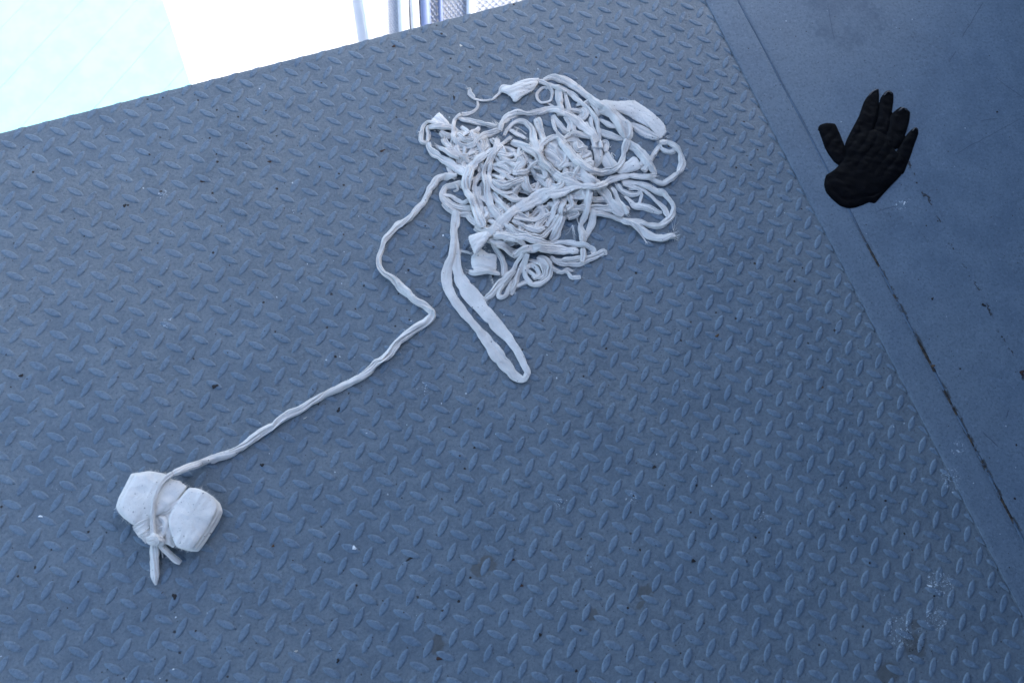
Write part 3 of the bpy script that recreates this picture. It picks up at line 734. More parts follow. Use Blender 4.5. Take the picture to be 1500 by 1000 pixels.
# ---------------------------------------------------------------- the cord to the weight
line_root = empty("twisted_rope", tuple(W(560, 400)), "long single twisted cotton cord zigzagging from the rag heap to the tied bundle", "cord")
cord = [(668,257,7), (658,258,8), (645,260,9), (637,266,10), (632,275,10), (627,285,9), (620,297,9), (612,306,9), (598,320,9), (583,331,8), (571,343,8), (561,358,8), (556,374,7), (556,388,7), (562,399,7), (571,405,9), (582,414,13), (595,427,13), (608,438,11), (620,446,11), (631,456,11), (632,464,11), (623,472,12), (608,482,13), (593,493,12), (580,505,11), (568,520,11), (553,531,10), (537,545,10), (520,557,11), (500,566,10), (478,577,9), (455,590,10), (425,607,11), (400,622,10), (375,640,10), (350,656,10), (338,664,10), (326,668,10), (316,672,10), (308,675,9)]
c3, w_c = strip(line_root, cord, tf=.62, tmax=.0075, twist=.8, pleat=.42, mat=M_COT[0], name="strip")
fibre_mesh("lint", line_root, FIB, kind='stuff'); FIB.clear()

# ---------------------------------------------------------------- the tied cloth bundle
bundle = empty("cloth_bundle", tuple(W(245, 748)), "thick pad of folded off white cloth cinched in the middle by a knotted strip", "cloth bundle")
def B7(pts, z=0.0): return [W(150 + x / 4.546, 660 + y / 4.546, z) for x, y in pts]
def catclosed(P_, n=120):
    P_ = np.array([p[:2] for p in P_]); m = len(P_); out = []
    for i in range(m):
        a, b, c, d = P_[i - 1], P_[i], P_[(i + 1) % m], P_[(i + 2) % m]
        t = np.linspace(0, 1, 16, endpoint=False)[:, None]
        out.append(.5 * ((2 * b) + (c - a) * t * .7 + (2 * b * 0) + (0) * t) if False else b + (c - a) * .22 * (t - 2 * t ** 2 + t ** 3) + (c - b) * (3 * t ** 2 - 2 * t ** 3) + (d - b) * .22 * (t ** 3 - t ** 2))
    q = np.vstack(out); q2 = np.vstack([q, q[:1]]); s = np.concatenate([[0], np.cumsum(np.linalg.norm(np.diff(q2, axis=0), axis=1))])
    ss = np.linspace(0, s[-1], n, endpoint=False)
    return np.stack([np.interp(ss, s, q2[:, k]) for k in (0, 1)], 1)
def pad(name, pts, z0, th, seed, puff=.0, tilt=(0, 0), mat=M_PAD, label=None, inset=.06):
    """one folded layer: rounded rolled edge, slightly quilted top"""
    o = catclosed(pts); c = o.mean(0); n = len(o); r = np.random.RandomState(seed); v = []; f = []
    prof = [(1 - inset, 0), (1 - inset * .3, .12), (1.0, .42), (1 - inset * .12, .72), (1 - inset * .6, .93), (1 - inset * 1.5, 1.0)] + [(s, 1.0) for s in (.82, .72, .62, .5, .38, .26, .14)]
    wob = smooth1(np.tile(r.normal(0, .008, n), 3), 4)[n:2 * n]
    ph = r.uniform(0, 6, 6)
    for s, h in prof:
        for i in range(n):
            d = (o[i] - c) * (s + wob[i] * (s > .7)); x, y = c + d
            top = max(0, h - .5) * 2
            zz = z0 + th * h + top * (puff * (1 - s * s) + tilt[0] * (x - c[0]) + tilt[1] * (y - c[1]))
            zz += top * .0006 * (math.sin(x * 130 + ph[0] + 2 * math.sin(y * 90)) + math.sin(y * 170 + ph[1] + 1.5 * math.sin(x * 80 + ph[2])) + .5 * math.sin((x + y) * 310 + ph[3] + 2 * math.sin(x * 150)) + .5 * math.sin((x - .6 * y) * 420 + ph[4] + 2 * math.sin(y * 140)))
            v.append((x, y, max(zz, .0005)))
    v.append((c[0], c[1], z0 + th + puff))
    for k in range(len(prof) - 1):
        for i in range(n): a = k * n + i; b = k * n + (i + 1) % n; f.append((a, b, b + n, a + n))
    k = (len(prof) - 1) * n
    for i in range(n): f.append((k + i, k + (i + 1) % n, len(v) - 1))
    ob = mesh(name, v, f, mat); parent_keep(ob, bundle)
    if label: ob['label'] = label
    return ob
ZL, ZR = .026, .030
left = [(108,385), (128,320), (165,250), (215,160), (255,150), (335,138), (405,148), (460,185), (515,200), (562,238), (540,275), (490,335), (440,378), (385,420), (330,440), (262,470), (205,492), (150,455), (125,425)]
right = [(578,245), (640,250), (695,275), (748,318), (766,380), (745,440), (690,530), (640,605), (598,655), (545,655), (495,640), (465,580), (448,520), (440,460), (462,395), (500,335), (540,285)]
mid = [(215,470), (330,425), (430,360), (500,310), (560,260), (580,330), (520,420), (500,520), (500,620), (440,625), (380,612), (300,612), (245,575), (205,525)]
def offs(pts, dx, dy, s=1.0):
    a = np.array(pts, float); c = a.mean(0); return [tuple((p - c) * s + c + (dx, dy)) for p in a]
pad("cloth_layer", B7(offs(mid, 0, 0, .97), .006), .0, .012, 3)
pad("cloth_layer", B7(mid, .016), .011, .007, 4, puff=.002)
for k, (dx, dy, s_) in enumerate(((-16, 0, .95), (-24, -10, .96))):
    z = .0005 + k * .0092; pad("cloth_layer", B7(offs(left, dx, dy, s_), z + .004), z, .0098, 10 + k, inset=.10)
pad("cloth_layer", B7(left, .024), .0188, .0078, 14, puff=.0022, inset=.10, label="plump left fold of the cloth pad")
for k, (dx, dy, s_) in enumerate(((20, 12, .96), (42, 22, .955), (22, 12, .98))):
    z = .0005 + k * .0075; pad("cloth_layer", B7(offs(right, dx, dy, s_), z + .004), z, .0080, 20 + k, inset=.09)
pad("cloth_layer", B7(right, .027), .0228, .0070, 26, puff=.002, inset=.09, label="flat right fold of the cloth pad with layered edge")
# crumples in the waist
def BS(pts, zs, name="fold", **k):
    P3 = []
    for (x, y, w_), z in zip(pts, zs):
        q = W(150 + x / 4.546, 660 + y / 4.546, z); P3.append((q[0], q[1], w_ / 4.546 * .00102, z))
    c, ss = spline(P3); c3_ = np.stack([c[:, 0], c[:, 1], c[:, 3]], 1); seedc[0] += 1
    w = np.clip(c[:, 2], .001, 1); t = np.minimum(w * k.get('tf', .55), .007)
    e = np.minimum(np.arange(len(c3_)), np.arange(len(c3_))[::-1]); tp = np.clip((e + 1.5) / 4, 0, 1) ** .5
    v, f = tube(c3_, w * (.6 + .4 * tp), t * tp, twist=k.get('twist', .4), pleat=.4, seed=seedc[0])
    o = add_at(mesh(name, v, f, k.get('mat', M_COT[0]))); parent_keep(o, bundle); fibres(c3_, w, int(len(c3_) * .8), seedc[0])
    if k.get('label'): o['label'] = k['label']
for a in (((215,520,50), (265,490,60), (330,455,50)), ((240,560,40), (270,545,50), (300,520,40), (325,490,30)), ((285,600,40), (290,560,45), (330,540,40)), ((375,440,50), (420,480,60), (410,540,50), (385,580,40)), ((440,420,40), (470,370,50), (520,320,40)), ((430,600,50), (445,550,55), (425,490,45)), ((380,520,40), (410,505,50), (440,530,40), (450,600,40), (480,635,30)), ((370,420,40), (430,395,50), (480,350,40))):
    BS(a, [.017, .020, .020, .018, .014][:len(a)])
BS([(470,150,38), (425,180,34), (390,220,31), (360,280,33), (342,340,30), (336,400,31), (334,460,29), (336,520,32), (342,570,34)], [.030, .032, .034, .034, .033, .031, .027, .024, .023], name="tie_strip", mat=M_COT[0], label="strip strapped over the middle of the folded pad")
BS([(850,16,44), (760,40,46), (700,62,48), (640,88,48), (570,110,46), (520,130,44), (470,150,44)], [.004, .005, .008, .014, .021, .027, .030], name="tie_strip", mat=M_COT[0])
BS([(296,585,26), (318,612,28), (356,606,30), (392,580,26), (376,556,24)], [.020, .026, .030, .026, .020], name="knot", mat=M_COT[1])
BS([(325,545,24), (352,570,28), (372,600,28), (360,628,24)], [.022, .030, .031, .022], name="knot", mat=M_COT[2])
BS([(300,600,36), (330,580,44), (370,590,50), (400,600,40), (385,620,36), (340,610,40), (310,585,36), (350,575,40), (390,580,36)], [.022, .026, .028, .024, .020, .022, .026, .030, .026], name="knot", mat=M_COT[0], label="small knot closing the strap")
BS([(310,555,30), (290,580,34), (300,610,30)], [.018, .020, .018], name="knot", mat=M_COT[1])
BS([(345,610,44), (347,660,56), (348,720,60), (349,780,60), (350,830,58), (352,862,36), (356,892,16)], [.016, .012, .008, .006, .005, .004, .002], name="tie_end", twist=.2, mat=M_COT[2], label="straight loose end of the tie strip")
BS([(380,610,40), (410,650,46), (450,690,44), (490,725,46), (522,745,36)], [.016, .012, .008, .006, .004], name="tie_end", twist=.5, label="slanting loose end of the tie strip")
BS([(385,640,10), (398,680,10), (402,712,8)], [.006, .004, .002], name="loose_thread", mat=M_THREAD)
for _ in range(620):
    pts = left if rng.rand() < .4 else right
    i = rng.randint(len(pts)); a = np.array(pts[i]); b = np.array(pts[(i + 1) % len(pts)]); q = a + (b - a) * rng.rand(); c = np.mean(pts, 0)
    p = B7([tuple(q)], .015)[0] + np.array([0, 0, rng.uniform(-.008, .012)]); d = B7([tuple(q + (q - c) * .2)], .015)[0] - B7([tuple(q)], .015)[0]
    d = d / np.linalg.norm(d) + rng.normal(0, .5, 3); d /= np.linalg.norm(d); FIB.append((p, d, rng.uniform(.002, .006), rng.uniform(.00008, .00015)))
fibre_mesh("lint", bundle, FIB, kind='stuff')

# ---------------------------------------------------------------- the glove
def glove():
    ZG = .0012
    def G(pts): return np.array([W(1150 + x / 4.346, 100 + y / 4.346, .003)[:2] for x, y in pts])
    parts = [  # polygon, base height, puff, edge radius
        (G([(385,475), (450,400), (560,390), (640,420), (700,520), (760,590), (740,680), (670,750), (600,800), (520,830), (440,850), (360,840), (300,790), (262,720), (300,660), (340,620), (385,560)]), .0022, .0050, .020),
        (G([(385,480), (428,385), (473,300), (498,225), (520,185), (545,158), (572,138), (595,130), (600,180), (597,260), (588,320), (572,360), (550,420), (470,500)]), .0024, .0034, .010),
        (G([(560,420), (572,365), (592,310), (600,235), (612,185), (640,148), (665,138), (692,158), (692,210), (682,290), (668,370), (645,430), (600,470)]), .0010, .0034, .010),
        (G([(640,450), (662,380), (672,310), (695,275), (735,246), (770,255), (797,282), (792,340), (772,410), (742,475), (712,512), (670,520)]), .0022, .0036, .010),
        (G([(690,560), (722,510), (750,455), (795,400), (830,372), (850,388), (850,420), (828,480), (808,540), (790,590), (755,670), (700,650)]), .0010, .0034, .010),
        (G([(212,380), (225,358), (265,346), (318,350), (334,375), (355,425), (378,480), (392,530), (385,585), (345,615), (315,595), (285,555), (258,510), (235,445)]), .0008, .0034, .009),
        (G([(262,680), (300,655), (345,625), (385,590), (400,640), (380,720), (450,790), (560,800), (640,730), (700,720), (660,765), (600,830), (575,858), (535,852), (500,868), (450,885), (400,890), (350,872), (305,835), (265,790), (250,740)]), .0012, .0040, .012)]
    allp = np.vstack([p[0] for p in parts]); g = .0011; lo = allp.min(0) - .006; hi = allp.max(0) + .006
    nx, ny = int((hi[0] - lo[0]) / g), int((hi[1] - lo[1]) / g)
    X, Y = np.meshgrid(lo[0] + np.arange(nx) * g, lo[1] + np.arange(ny) * g)
    def sdf(po):
        q = catclosed([np.append(p, 0) for p in po], 90); d = np.full(X.shape, 9.); ins = np.zeros(X.shape, bool)
        for i in range(len(q)):
            a, b = q[i - 1], q[i]; e = b - a; L2 = e @ e + 1e-12
            t = np.clip(((X - a[0]) * e[0] + (Y - a[1]) * e[1]) / L2, 0, 1); d = np.minimum(d, np.hypot(X - a[0] - t * e[0], Y - a[1] - t * e[1]))
            with np.errstate(divide='ignore', invalid='ignore'):
                ins ^= ((a[1] > Y) != (b[1] > Y)) & (X < e[0] * (Y - a[1]) / (e[1] if e[1] else 1e-12) + a[0])
        return np.where(ins, -d, d)
    Z = np.zeros(X.shape); D = np.full(X.shape, 9.)
    for po, b0, pf, er in parts:
        s = sdf(po); h = b0 + pf * np.sqrt(np.clip(1 - np.clip(1 + s / er, 0, 1) ** 2, 0, 1)); h = np.where(s < 0, h, 0)
        Z = np.maximum(Z, h); D = np.minimum(D, s)
    nz = np.random.RandomState(3); wr = np.zeros(X.shape)
    for k in range(16):
        a = nz.uniform(0, 3.14); fq = nz.uniform(120, 520); wr += np.sin((X * math.cos(a) + Y * math.sin(a)) * fq + nz.uniform(0, 6) + 2.2 * np.sin(X * nz.uniform(40, 110) + Y * nz.uniform(40, 110))) * 40 / fq
    # long soft creases running from wrist to knuckles
    cd = W(1150 + 600 / 4.346, 100 + 330 / 4.346)[:2] - W(1150 + 420 / 4.346, 100 + 820 / 4.346)[:2]; cd /= np.linalg.norm(cd)
    ac = (X * -cd[1] + Y * cd[0]); al = X * cd[0] + Y * cd[1]
    wr += 1.3 * np.abs(np.sin(ac * 190 + 1.4 * np.sin(al * 45))) * np.clip(1 - np.abs(al - al.mean()) / .09, 0, 1)
    Z = Z + .0007 * wr * np.clip(-D / .004, 0, 1)
    gy, gx = np.gradient(D, g); idx = -np.ones(X.shape, int); v = []; keep = D < .7 * g
    for j in range(ny):
        for i in range(nx):
            if keep[j, i]:
                x, y, z = X[j, i], Y[j, i], max(Z[j, i], .0012)
                if D[j, i] > -.25 * g: x -= gx[j, i] * D[j, i]; y -= gy[j, i] * D[j, i]; z = .0014
                idx[j, i] = len(v); v.append((x, y, z))
    f = []; from collections import Counter; ed = {}
    for j in range(ny - 1):
        for i in range(nx - 1):
            q = (idx[j, i], idx[j, i + 1], idx[j + 1, i + 1], idx[j + 1, i])
            if min(q) >= 0:
                f.append(q)
                for a, b in zip(q, q[1:] + q[:1]): ed[(a, b)] = 1
    low = {}
    for (a, b) in list(ed):
        if (b, a) not in ed:
            for c in (a, b):
                if c not in low: low[c] = len(v); v.append((v[c][0], v[c][1], .0008))
            f.append((b, a, low[a], low[b]))
    n = N("black_glove_fabric")
    c = n.mix(n.step(n.noise(60, 4), .35, .7), (.0008, .0009, .0015), (.0018, .002, .0032))
    nb = n.bump(n.noise(90, 4, .6, .5), .6, .0012); nb = n.bump(n.noise(1400, 2), .5, .0003, nb)
    m = n.done(c, n.step(n.noise(30, 3), .3, .7, .5, .7), nb, .06)
    o = mesh("glove", v, f, m, label="crumpled black work glove lying palm down with fingers spread on smooth steel", cat="glove")
    # glossy dipped finger tips, a shell over each tip
    n = N("glossy_rubber_tip"); mt = n.done((.012, .013, .016), .22, n.bump(n.noise(240, 3), .5, .0008), .5)
    def tip(pts, w_):
        P3 = [];
        for x, y in pts:
            q = W(1150 + x / 4.346, 100 + y / 4.346, .005); P3.append((q[0], q[1], w_ / 4.346 * .0012))
        cc, _ = spline(P3, .001); c3_ = np.stack([cc[:, 0], cc[:, 1], np.full(len(cc), .0052)], 1); w = cc[:, 2]
        e = np.minimum(np.arange(len(c3_)), np.arange(len(c3_))[::-1]); tp = np.clip((e + 1.) / 3, 0, 1) ** .5
        vv, ff = tube(c3_, w * tp, np.full(len(w), .0018) * tp, twist=.2, pleat=.5, seed=int(w_ * 7), NS=12); ob = mesh("fingertip_ridge", vv, ff, mt, parent=o)
    tip([(535,175), (560,150), (592,136)], 14); tip([(630,175), (655,152), (685,162)], 14); tip([(725,275), (750,256), (780,268)], 14); tip([(812,400), (830,382), (845,392)], 12)
glove()

# ---------------------------------------------------------------- loose chips and specks
def chipmat(name, col, rough=.7): return simple(name, col, rough, 300, .3, .5, .0005)
M_RUST = chipmat("rust_flake", (.045, .022, .015)); M_DARK = chipmat("dark_flake", (.018, .016, .016)); M_BROWN = chipmat("brown_flake", (.10, .055, .025)); M_PALE = chipmat("pale_crumb", (.55, .52, .45)); M_GRIT = chipmat("pale_grit", (.52, .56, .60)); M_WHITE = chipmat("white_chip", (.70, .72, .72), .5)
def flake(name, px, py, L, Wd, ang, mat, label, cat, h=.0012, group=None, seed=0):
    r = np.random.RandomState(seed + int(px * 7 + py)); n = 9; v = []; f = []
    for k, (s, z) in enumerate(((1, .0003), (1.02, h * .6), (.7, h), (.3, h * 1.15))):
        for i in range(n):
            t = 2 * math.pi * i / n; rr = 1 + .28 * math.sin(3 * t + px) + .2 * math.sin(2 * t + py)
            v.append((math.cos(t) * L / 2 * s * rr, math.sin(t) * Wd / 2 * s * rr, z + r.uniform(-.15, .15) * h * (k > 0)))
    for k in range(3):
        for i in range(n): a = k * n + i; b = k * n + (i + 1) % n; f.append((a, b, b + n, a + n))
    f.append(tuple(range(3 * n, 4 * n))); f.append(tuple(range(n))[::-1])
    o = mesh(name, v, f, mat, smooth=False, label=label, cat=cat, group=group); p = W(px, py); z = .0016 if inlug(p) else (.0014 if p[0] > SEAM_X else .0001)
    o.location = (p[0], p[1], z); o.rotation_euler = (0, 0, R(ang)); o.scale = (.8, .8, .7); return o
def inlug(p):
    for c in cands:
        if abs(c[0] - p[0]) < .012 and abs(c[1] - p[1]) < .012:
            a = R(-44.4) if c[2] == 0 else R(44.4); dx, dy = p[0] - c[0], p[1] - c[1]
            u, q = dx * math.cos(a) + dy * math.sin(a), -dx * math.sin(a) + dy * math.cos(a)
            if (u / .0150) ** 2 + (q / .0051) ** 2 < 1: return True
    return False
G1 = "dark and rusty flakes scattered on the tread plate"
for a in ((600, 818, .013, .0045, 5, M_DARK, "elongated dark brown flake in the lower middle of the tread plate"),
          (1050, 492, .009, .006, 20, M_BROWN, "golden brown flake right of the heap's lower tail"),
          (297, 266, .011, .005, -20, M_RUST, "dark rusty flake at the upper left between lugs"),
          (183, 302, .007, .007, 0, M_DARK, "round black crumb at the far left above the cord"),
          (497, 600, .010, .009, 60, M_DARK, "black crumb just below the middle of the cord"),
          (315, 566, .012, .008, -10, M_DARK, "crumbly dark cluster left of the cord's straight run"),
          (31, 550, .010, .005, 10, M_DARK, "dark crumb close to the left edge of the picture"),
          (395, 237, .011, .004, -15, M_RUST, "rust red sliver left of the heap near the plate's edge"),
          (577, 68, .011, .005, 10, M_RUST, "rusty crumb near the plate's free edge above the heap"),
          (665, 144, .013, .004, 70, M_DARK, "thin black sliver left of the heap's curled tip"),
          (560, 221, .012, .005, 5, M_RUST, "rusty flake left of the heap's left loop"),
          (256, 873, .011, .008, 70, M_DARK, "ragged black chip below the tied bundle"),
          (400, 799, .005, .005, 0, M_BROWN, "tiny brown crumb right of the tied bundle"),
          (495, 967, .009, .005, 40, M_DARK, "black chip near the bottom edge left of centre"),
          (643, 964, .011, .006, -15, M_RUST, "red rust flake at the bottom of the picture"),
          (751, 819, .006, .006, 0, M_RUST, "small red brown crumb beside the grimy patch"),
          (764, 857, .006, .006, 0, M_RUST, "small rust crumb under the grimy patch"),
          (958, 684, .010, .005, -10, M_DARK, "black chip on the open plate right of centre"),
          (1015, 821, .010, .006, -5, M_DARK, "black chip above the khaki stain on the right"),
          (1204, 567, .006, .006, 0, M_BROWN, "brown crumb beside the seam of the smooth plate"),
          (791, 929, .007, .005, 60, M_DARK, "black crumb at the bottom centre of the plate"),
          (384, 681, .007, .007, 0, M_DARK, "black crumb under the cord near the bundle"),
          (1366, 536, .008, .006, 0, M_BROWN, "rust brown crumb in the dirty joint of the smooth plates"),
          (1496, 546, .013, .010, 0, M_RUST, "rusty flake at the right edge of the picture"),
          (1365, 438, .008, .004, 20, M_DARK, "dark smudge chip between glove and joint"),
          (1440, 447, .010, .007, -60, M_DARK, "dark flake on the smooth plate at the far right")):
    flake("paint_flake", *a, cat="flake", group=G1)
for a in ((675, 67, .007, .006, 0, M_PALE, "cream coloured crumb near the plate's edge above the heap", "crumb"),
          (519, 802, .0075, .0075, 0, M_WHITE, "flat round whitish speck left of the elongated dark flake", "speck"),
          (649, 345, .004, .004, 0, M_WHITE, "tiny white speck beside the long cloth loop", "speck"),
          (434, 953, .007, .003, 0, M_PALE, "small pale sliver near the bottom left of the plate", "crumb"),
          (1324, 298, .009, .004, 50, M_WHITE, "white paint chip below the glove's cuff", "paint chip"),
          (60, 756, .007, .004, -20, M_WHITE, "small white chip left of the tied bundle", "paint chip"),
          (447, 612, .007, .002, 15, M_PALE, "thin yellowish sliver just right of the cord", "sliver"),
          (1362, 858, .013, .0045, -42, M_WHITE, "curved white paint chip at the lower right of the tread plate", "paint chip")):
    flake("pale_crumb", *a, h=.0008)
# bare scuffs and grit: one mass of tiny bits
v, f = [], []
def bit(px, py, s):
    p = W(px, py); z = .0017 if inlug(p) else (.0013 if p[0] > SEAM_X else .0001); n = 5; b = len(v); a0 = rng.uniform(0, 6)
    for i in range(n):
        t = a0 + 6.283 * i / n; r = s * rng.uniform(.4, 1.2); v.append((p[0] + r * math.cos(t), p[1] + r * .6 * math.sin(t), z))
    v.append((p[0], p[1], z + s * .35))
    for i in range(n): f.append((b + i, b + (i + 1) % n, b + n))
for cx, cy, sx, sy, n_, s in ((1378, 853, 16, 5, 34, .0016), (1370, 900, 14, 12, 22, .0013), (1325, 925, 12, 25, 26, .0013), (1388, 696, 12, 10, 22, .0016), (1398, 660, 6, 10, 10, .0013), (1366, 938, 10, 10, 8, .0013), (815, 735, 14, 8, 14, .0011), (925, 727, 10, 12, 12, .0011), (860, 745, 18, 14, 12, .001), (815, 885, 16, 12, 16, .001), (620, 568, 12, 10, 12, .0013), (245, 473, 8, 6, 10, .0011), (240, 285, 8, 7, 10, .0011), (425, 310, 12, 9, 12, .0011), (90, 715, 10, 12, 10, .001), (1116, 755, 5, 6, 6, .0015), (640, 880, 40, 40, 16, .0008), (520, 670, 30, 30, 10, .0008), (1130, 470, 60, 50, 16, .0009), (960, 480, 50, 60, 14, .0008), (1327, 296, 5, 5, 8, .0012), (1213, 12, 3, 6, 6, .001), (1300, 120, 120, 80, 14, .0008)):
    for _ in range(n_): bit(cx + rng.normal(0, sx * .6), cy + rng.normal(0, sy * .6), s * rng.choice([.3, .45, .6, 1.0], p=[.3, .3, .25, .15]))
mesh("pale_grit", v, f, M_GRIT, smooth=False, kind='stuff', label="pale grit and paint scuffs scattered over the steel deck")
v, f = [], []
for cx, cy, sx, sy, n_, s in ((1345, 950, 24, 22, 60, .0011), (700, 640, 300, 250, 120, .0009), (1100, 450, 80, 120, 70, .0010), (250, 450, 220, 200, 90, .0009), (900, 500, 80, 60, 40, .001), (1440, 400, 30, 60, 16, .001), (870, 900, 200, 80, 60, .001), (850, 340, 120, 100, 10, .001), (500, 80, 160, 30, 26, .001)):
    for _ in range(n_):
        x, y = cx + rng.normal(0, sx * .7), cy + rng.normal(0, sy * .7)
        if W(x, y)[1] < EDGE_Y - .005: bit(x, y, s * rng.uniform(.4, 1.5))
mesh("dark_grit", v, f, M_DARK, smooth=False, kind='stuff', label="fine dark grit scattered over the steel deck")

# ---------------------------------------------------------------- beyond the free edge: bright ground far below
ZB = -1.5
def snow():
    n = N("bright_concrete"); c = n.mix(n.step(n.noise(3, 4), .3, .7), (.58, .585, .59), (.66, .66, .66))
    return n.done(c, .8, n.bump(n.noise(20, 4), .4, .01), .2)
box("ground", (-60, -60, ZB - .3), (60, 60, ZB), snow(), kind='structure', label="bright sunlit pale ground far below the deck")
def teal():
    n = N("pale_boarding"); sep = n.n("ShaderNodeSeparateXYZ"); n.link(n.pos, sep.inputs[0])
    c = n.mix(n.step(n.noise(14, 3), .3, .7), (.225, .50, .52), (.25, .54, .56)); return n.done(c, .6, n.bump(n.noise(50, 3), .3, .002), .3)
M_TEAL = teal(); M_WP = simple("white_paint", (.60, .62, .66), .45, 20, .06); M_GP = simple("blue_grey_paint", (.13, .17, .30), .45, 20, .08); M_WIRE = simple("galvanised_wire", (.26, .29, .36), .4, 60, .1)
# boarded platform at the left: boards run diagonally
plat = empty("pale_boarding", (-.6, 2.0, ZB), "pale cyan painted boarding with diagonal joints below the deck edge", "boarding")
XE = .165
bw = .155; ang = R(39); dx_, dy_ = math.cos(ang), math.sin(ang)
def clip(poly, ax, lim, keep_less):
    out = []
    for i in range(len(poly)):
        a, b = poly[i - 1], poly[i]; ia = (a[ax] < lim) == keep_less; ib = (b[ax] < lim) == keep_less
        if ia != ib: t = (lim - a[ax]) / (b[ax] - a[ax]); out.append((a[0] + (b[0] - a[0]) * t, a[1] + (b[1] - a[1]) * t))
        if ib: out.append(b)
    return out
for k in range(-22, 22):
    o_ = k * bw; g_ = .0007; q = []
    for s_, t_ in ((-6, g_), (6, g_), (6, bw - g_), (-6, bw - g_)): q.append((-.6 + dx_ * s_ - dy_ * (o_ + t_), 2.0 + dy_ * s_ + dx_ * (o_ + t_)))
    q = clip(q, 0, XE, True)
    if len(q) > 2: q = clip(q, 0, -3.0, False)
    if len(q) > 2: q = clip(q, 1, .3, False)
    if len(q) > 2: q = clip(q, 1, 4.5, True)
    if len(q) < 3: continue
    n = len(q); z1 = ZB + .04; vv = [(x, y, ZB + .004) for x, y in q] + [(x, y, z1) for x, y in q]
    ff = [tuple(range(n))[::-1], tuple(range(n, 2 * n))] + [(i, (i + 1) % n, n + (i + 1) % n, n + i) for i in range(n)]
    parent_keep(mesh("board", vv, ff, M_TEAL, smooth=False), plat)
def rod(name, a, b, r, mat, root=None, n=12, **k):
    a, b = np.array(a, float), np.array(b, float); d = b - a; d /= np.linalg.norm(d); s = np.cross(d, [0, 0, 1.])
    if np.linalg.norm(s) < .01: s = np.array([1., 0, 0])
    s /= np.linalg.norm(s); u = np.cross(s, d); v = []; f = []
    for c in (a, b):
        for i in range(n): t = 6.28318 * i / n; v.append(c + s * r * math.cos(t) + u * r * math.sin(t))
    f = [(i, (i + 1) % n, n + (i + 1) % n, n + i) for i in range(n)] + [tuple(range(n))[::-1], tuple(range(n, 2 * n))]
    o = mesh(name, v, f, mat, **k)
    if root: parent_keep(o, root)
    return o
def along(px0, px1, z):
    """a straight run through two sightings at height z, carried on past both"""
    a, b = W(px0[0], px0[1], z), W(px1[0], px1[1], z); d = (b - a) / np.linalg.norm(b - a); return a - d * 1.6, b + d * .5
def pipe(px0, px1, z, r, mat, label, name="pipe", cat="pipe"):
    a, b = along(px0, px1, z); root = empty(name, tuple(a), label, cat)
    rod("tube", a, b, r, mat, root); d = (b - a) / np.linalg.norm(b - a)
    for t in (.3, 1.1):
        c = a + d * t; rod("foot", (c[0], c[1], ZB + .002), (c[0], c[1], z - r * .5), r * .6, mat, root, n=8)
Z1 = -1.475
pipe((590, -6), (592, 44), Z1, .021, M_WP, "thick white pipe below the deck edge beside the blue pipe")
pipe((606, -6), (609, 44), Z1, .018, M_WP, "second white pipe squeezed against the blue pipe")
pipe((622, -6), (624, 36), Z1, .020, M_GP, "pale blue pipe below the deck edge left of the wire mesh")
pipe((645, -4), (646, 32), Z1, .009, M_GP, "thin blue rail running between two mesh panels")
pipe((690, -4), (690, 22), Z1, .018, M_WP, "white post rail between the two right mesh panels")
pipe((532, -6), (541, 52), Z1, .012, M_WP, "slim white rail at the left of the wire mesh")
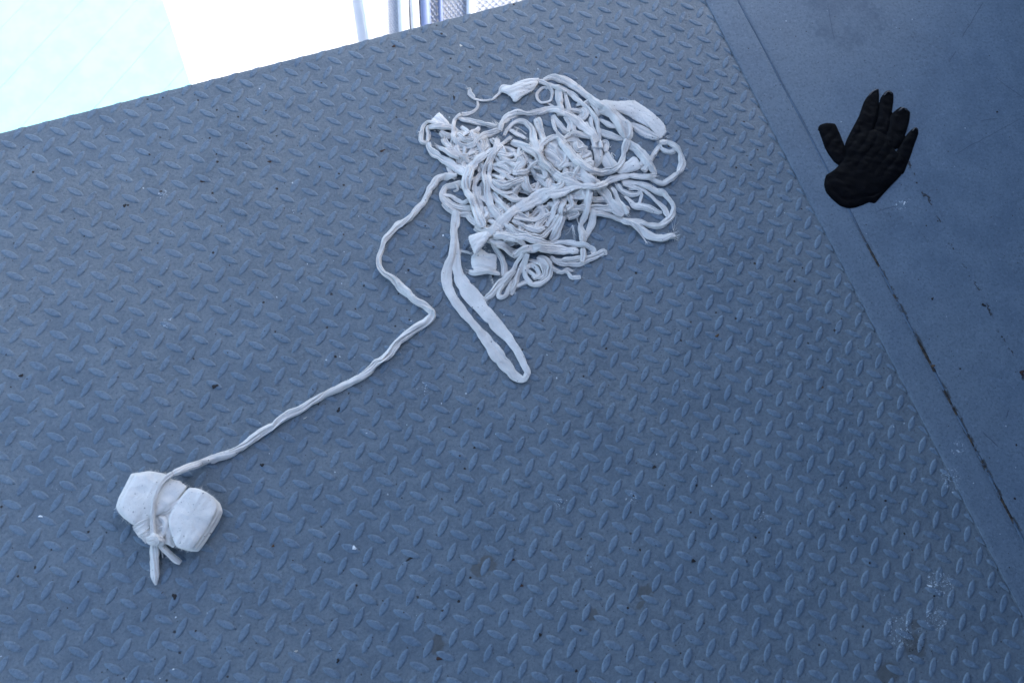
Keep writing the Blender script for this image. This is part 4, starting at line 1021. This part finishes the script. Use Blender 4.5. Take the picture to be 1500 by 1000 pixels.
def mesh_panel(c0, c1, z, pitch, r, label):
    """chain link panel lying between two rails"""
    a0, b0 = along(*c0, z); a1, b1 = along(*c1, z)
    root = empty("wire_mesh_panel", tuple(a0), label, "wire mesh"); v, f = [], []
    def wire(p, q):
        d = q - p; L = np.linalg.norm(d)
        if L < 1e-4: return
        d /= L; s = np.cross(d, [0, 0, 1.]); u = np.cross(s, d); b = len(v)
        for c in (p, q):
            for i in range(4): t = 1.5708 * i; v.append(c + s * r * math.cos(t) + u * r * math.sin(t))
        for i in range(4): f.append((b + i, b + (i + 1) % 4, b + 4 + (i + 1) % 4, b + 4 + i))
    LL = np.linalg.norm(b0 - a0); Wd = np.linalg.norm(a1 - a0); m = int((LL + Wd) / pitch) + 2
    def pt(s, t): return a0 + (b0 - a0) * s / LL + (a1 - a0 + ((b1 - a1) - (b0 - a0)) * s / LL) * t / Wd
    for k in range(-m, m):
        for sg in (1, -1):
            s0 = k * pitch; pts = [(s0 + t * 1.0 * sg * 1.0, t) for t in np.linspace(0, Wd, 40)]
            pts = [q for q in pts if 0 <= q[0] <= LL]
            if len(pts) > 1: wire(pt(*pts[0]) + np.array([0, 0, r * .8 * sg]), pt(*pts[-1]) + np.array([0, 0, r * .8 * sg]))
    parent_keep(mesh("wire", v, f, M_WIRE, smooth=False, kind='stuff'), root)
mesh_panel(((541, -4), (548, 50)), ((580, -4), (582, 46)), Z1 - .008, .022, .0007, "fine pale wire mesh between the slim rail and the thick white pipe")
mesh_panel(((628, -4), (630, 34)), ((682, -4), (682, 24)), Z1 - .008, .030, .0028, "coarse chain link mesh beside the blue pipe")
mesh_panel(((698, -6), (698, 20)), ((800, -10), (800, 4)), Z1 - .008, .030, .0026, "coarse chain link mesh farthest right beyond the deck edge")

# ---------------------------------------------------------------- added out-of-view walls and roof that keep the sun off the deck
M_WALL = simple("shade_wall_paint", (.10, .14, .22), .5, 6, .12)
box("added_shade_wall", (X1, -4.2, -.06), (X1 + .08, EDGE_Y + .05, 2.75), M_WALL, kind='structure', label="tall blue grey wall added out of view to shade the deck")  # added unseen wall, blocks sun and sky from the right
box("added_back_wall", (-.2, -2.45, -.06), (X1 - .002, -2.38, 2.748), M_WALL, kind='structure', label="wall added out of view behind the deck to dim its far side")  # added unseen wall, steepens the light falloff across the deck
box("added_shade_roof", (-.75, -4.2, 2.75), (X1 + .08, EDGE_Y + .05, 2.82), M_WALL, kind='structure', label="flat roof added out of view to keep the sun off the deck")  # added unseen roof, leaves only light from the open sides
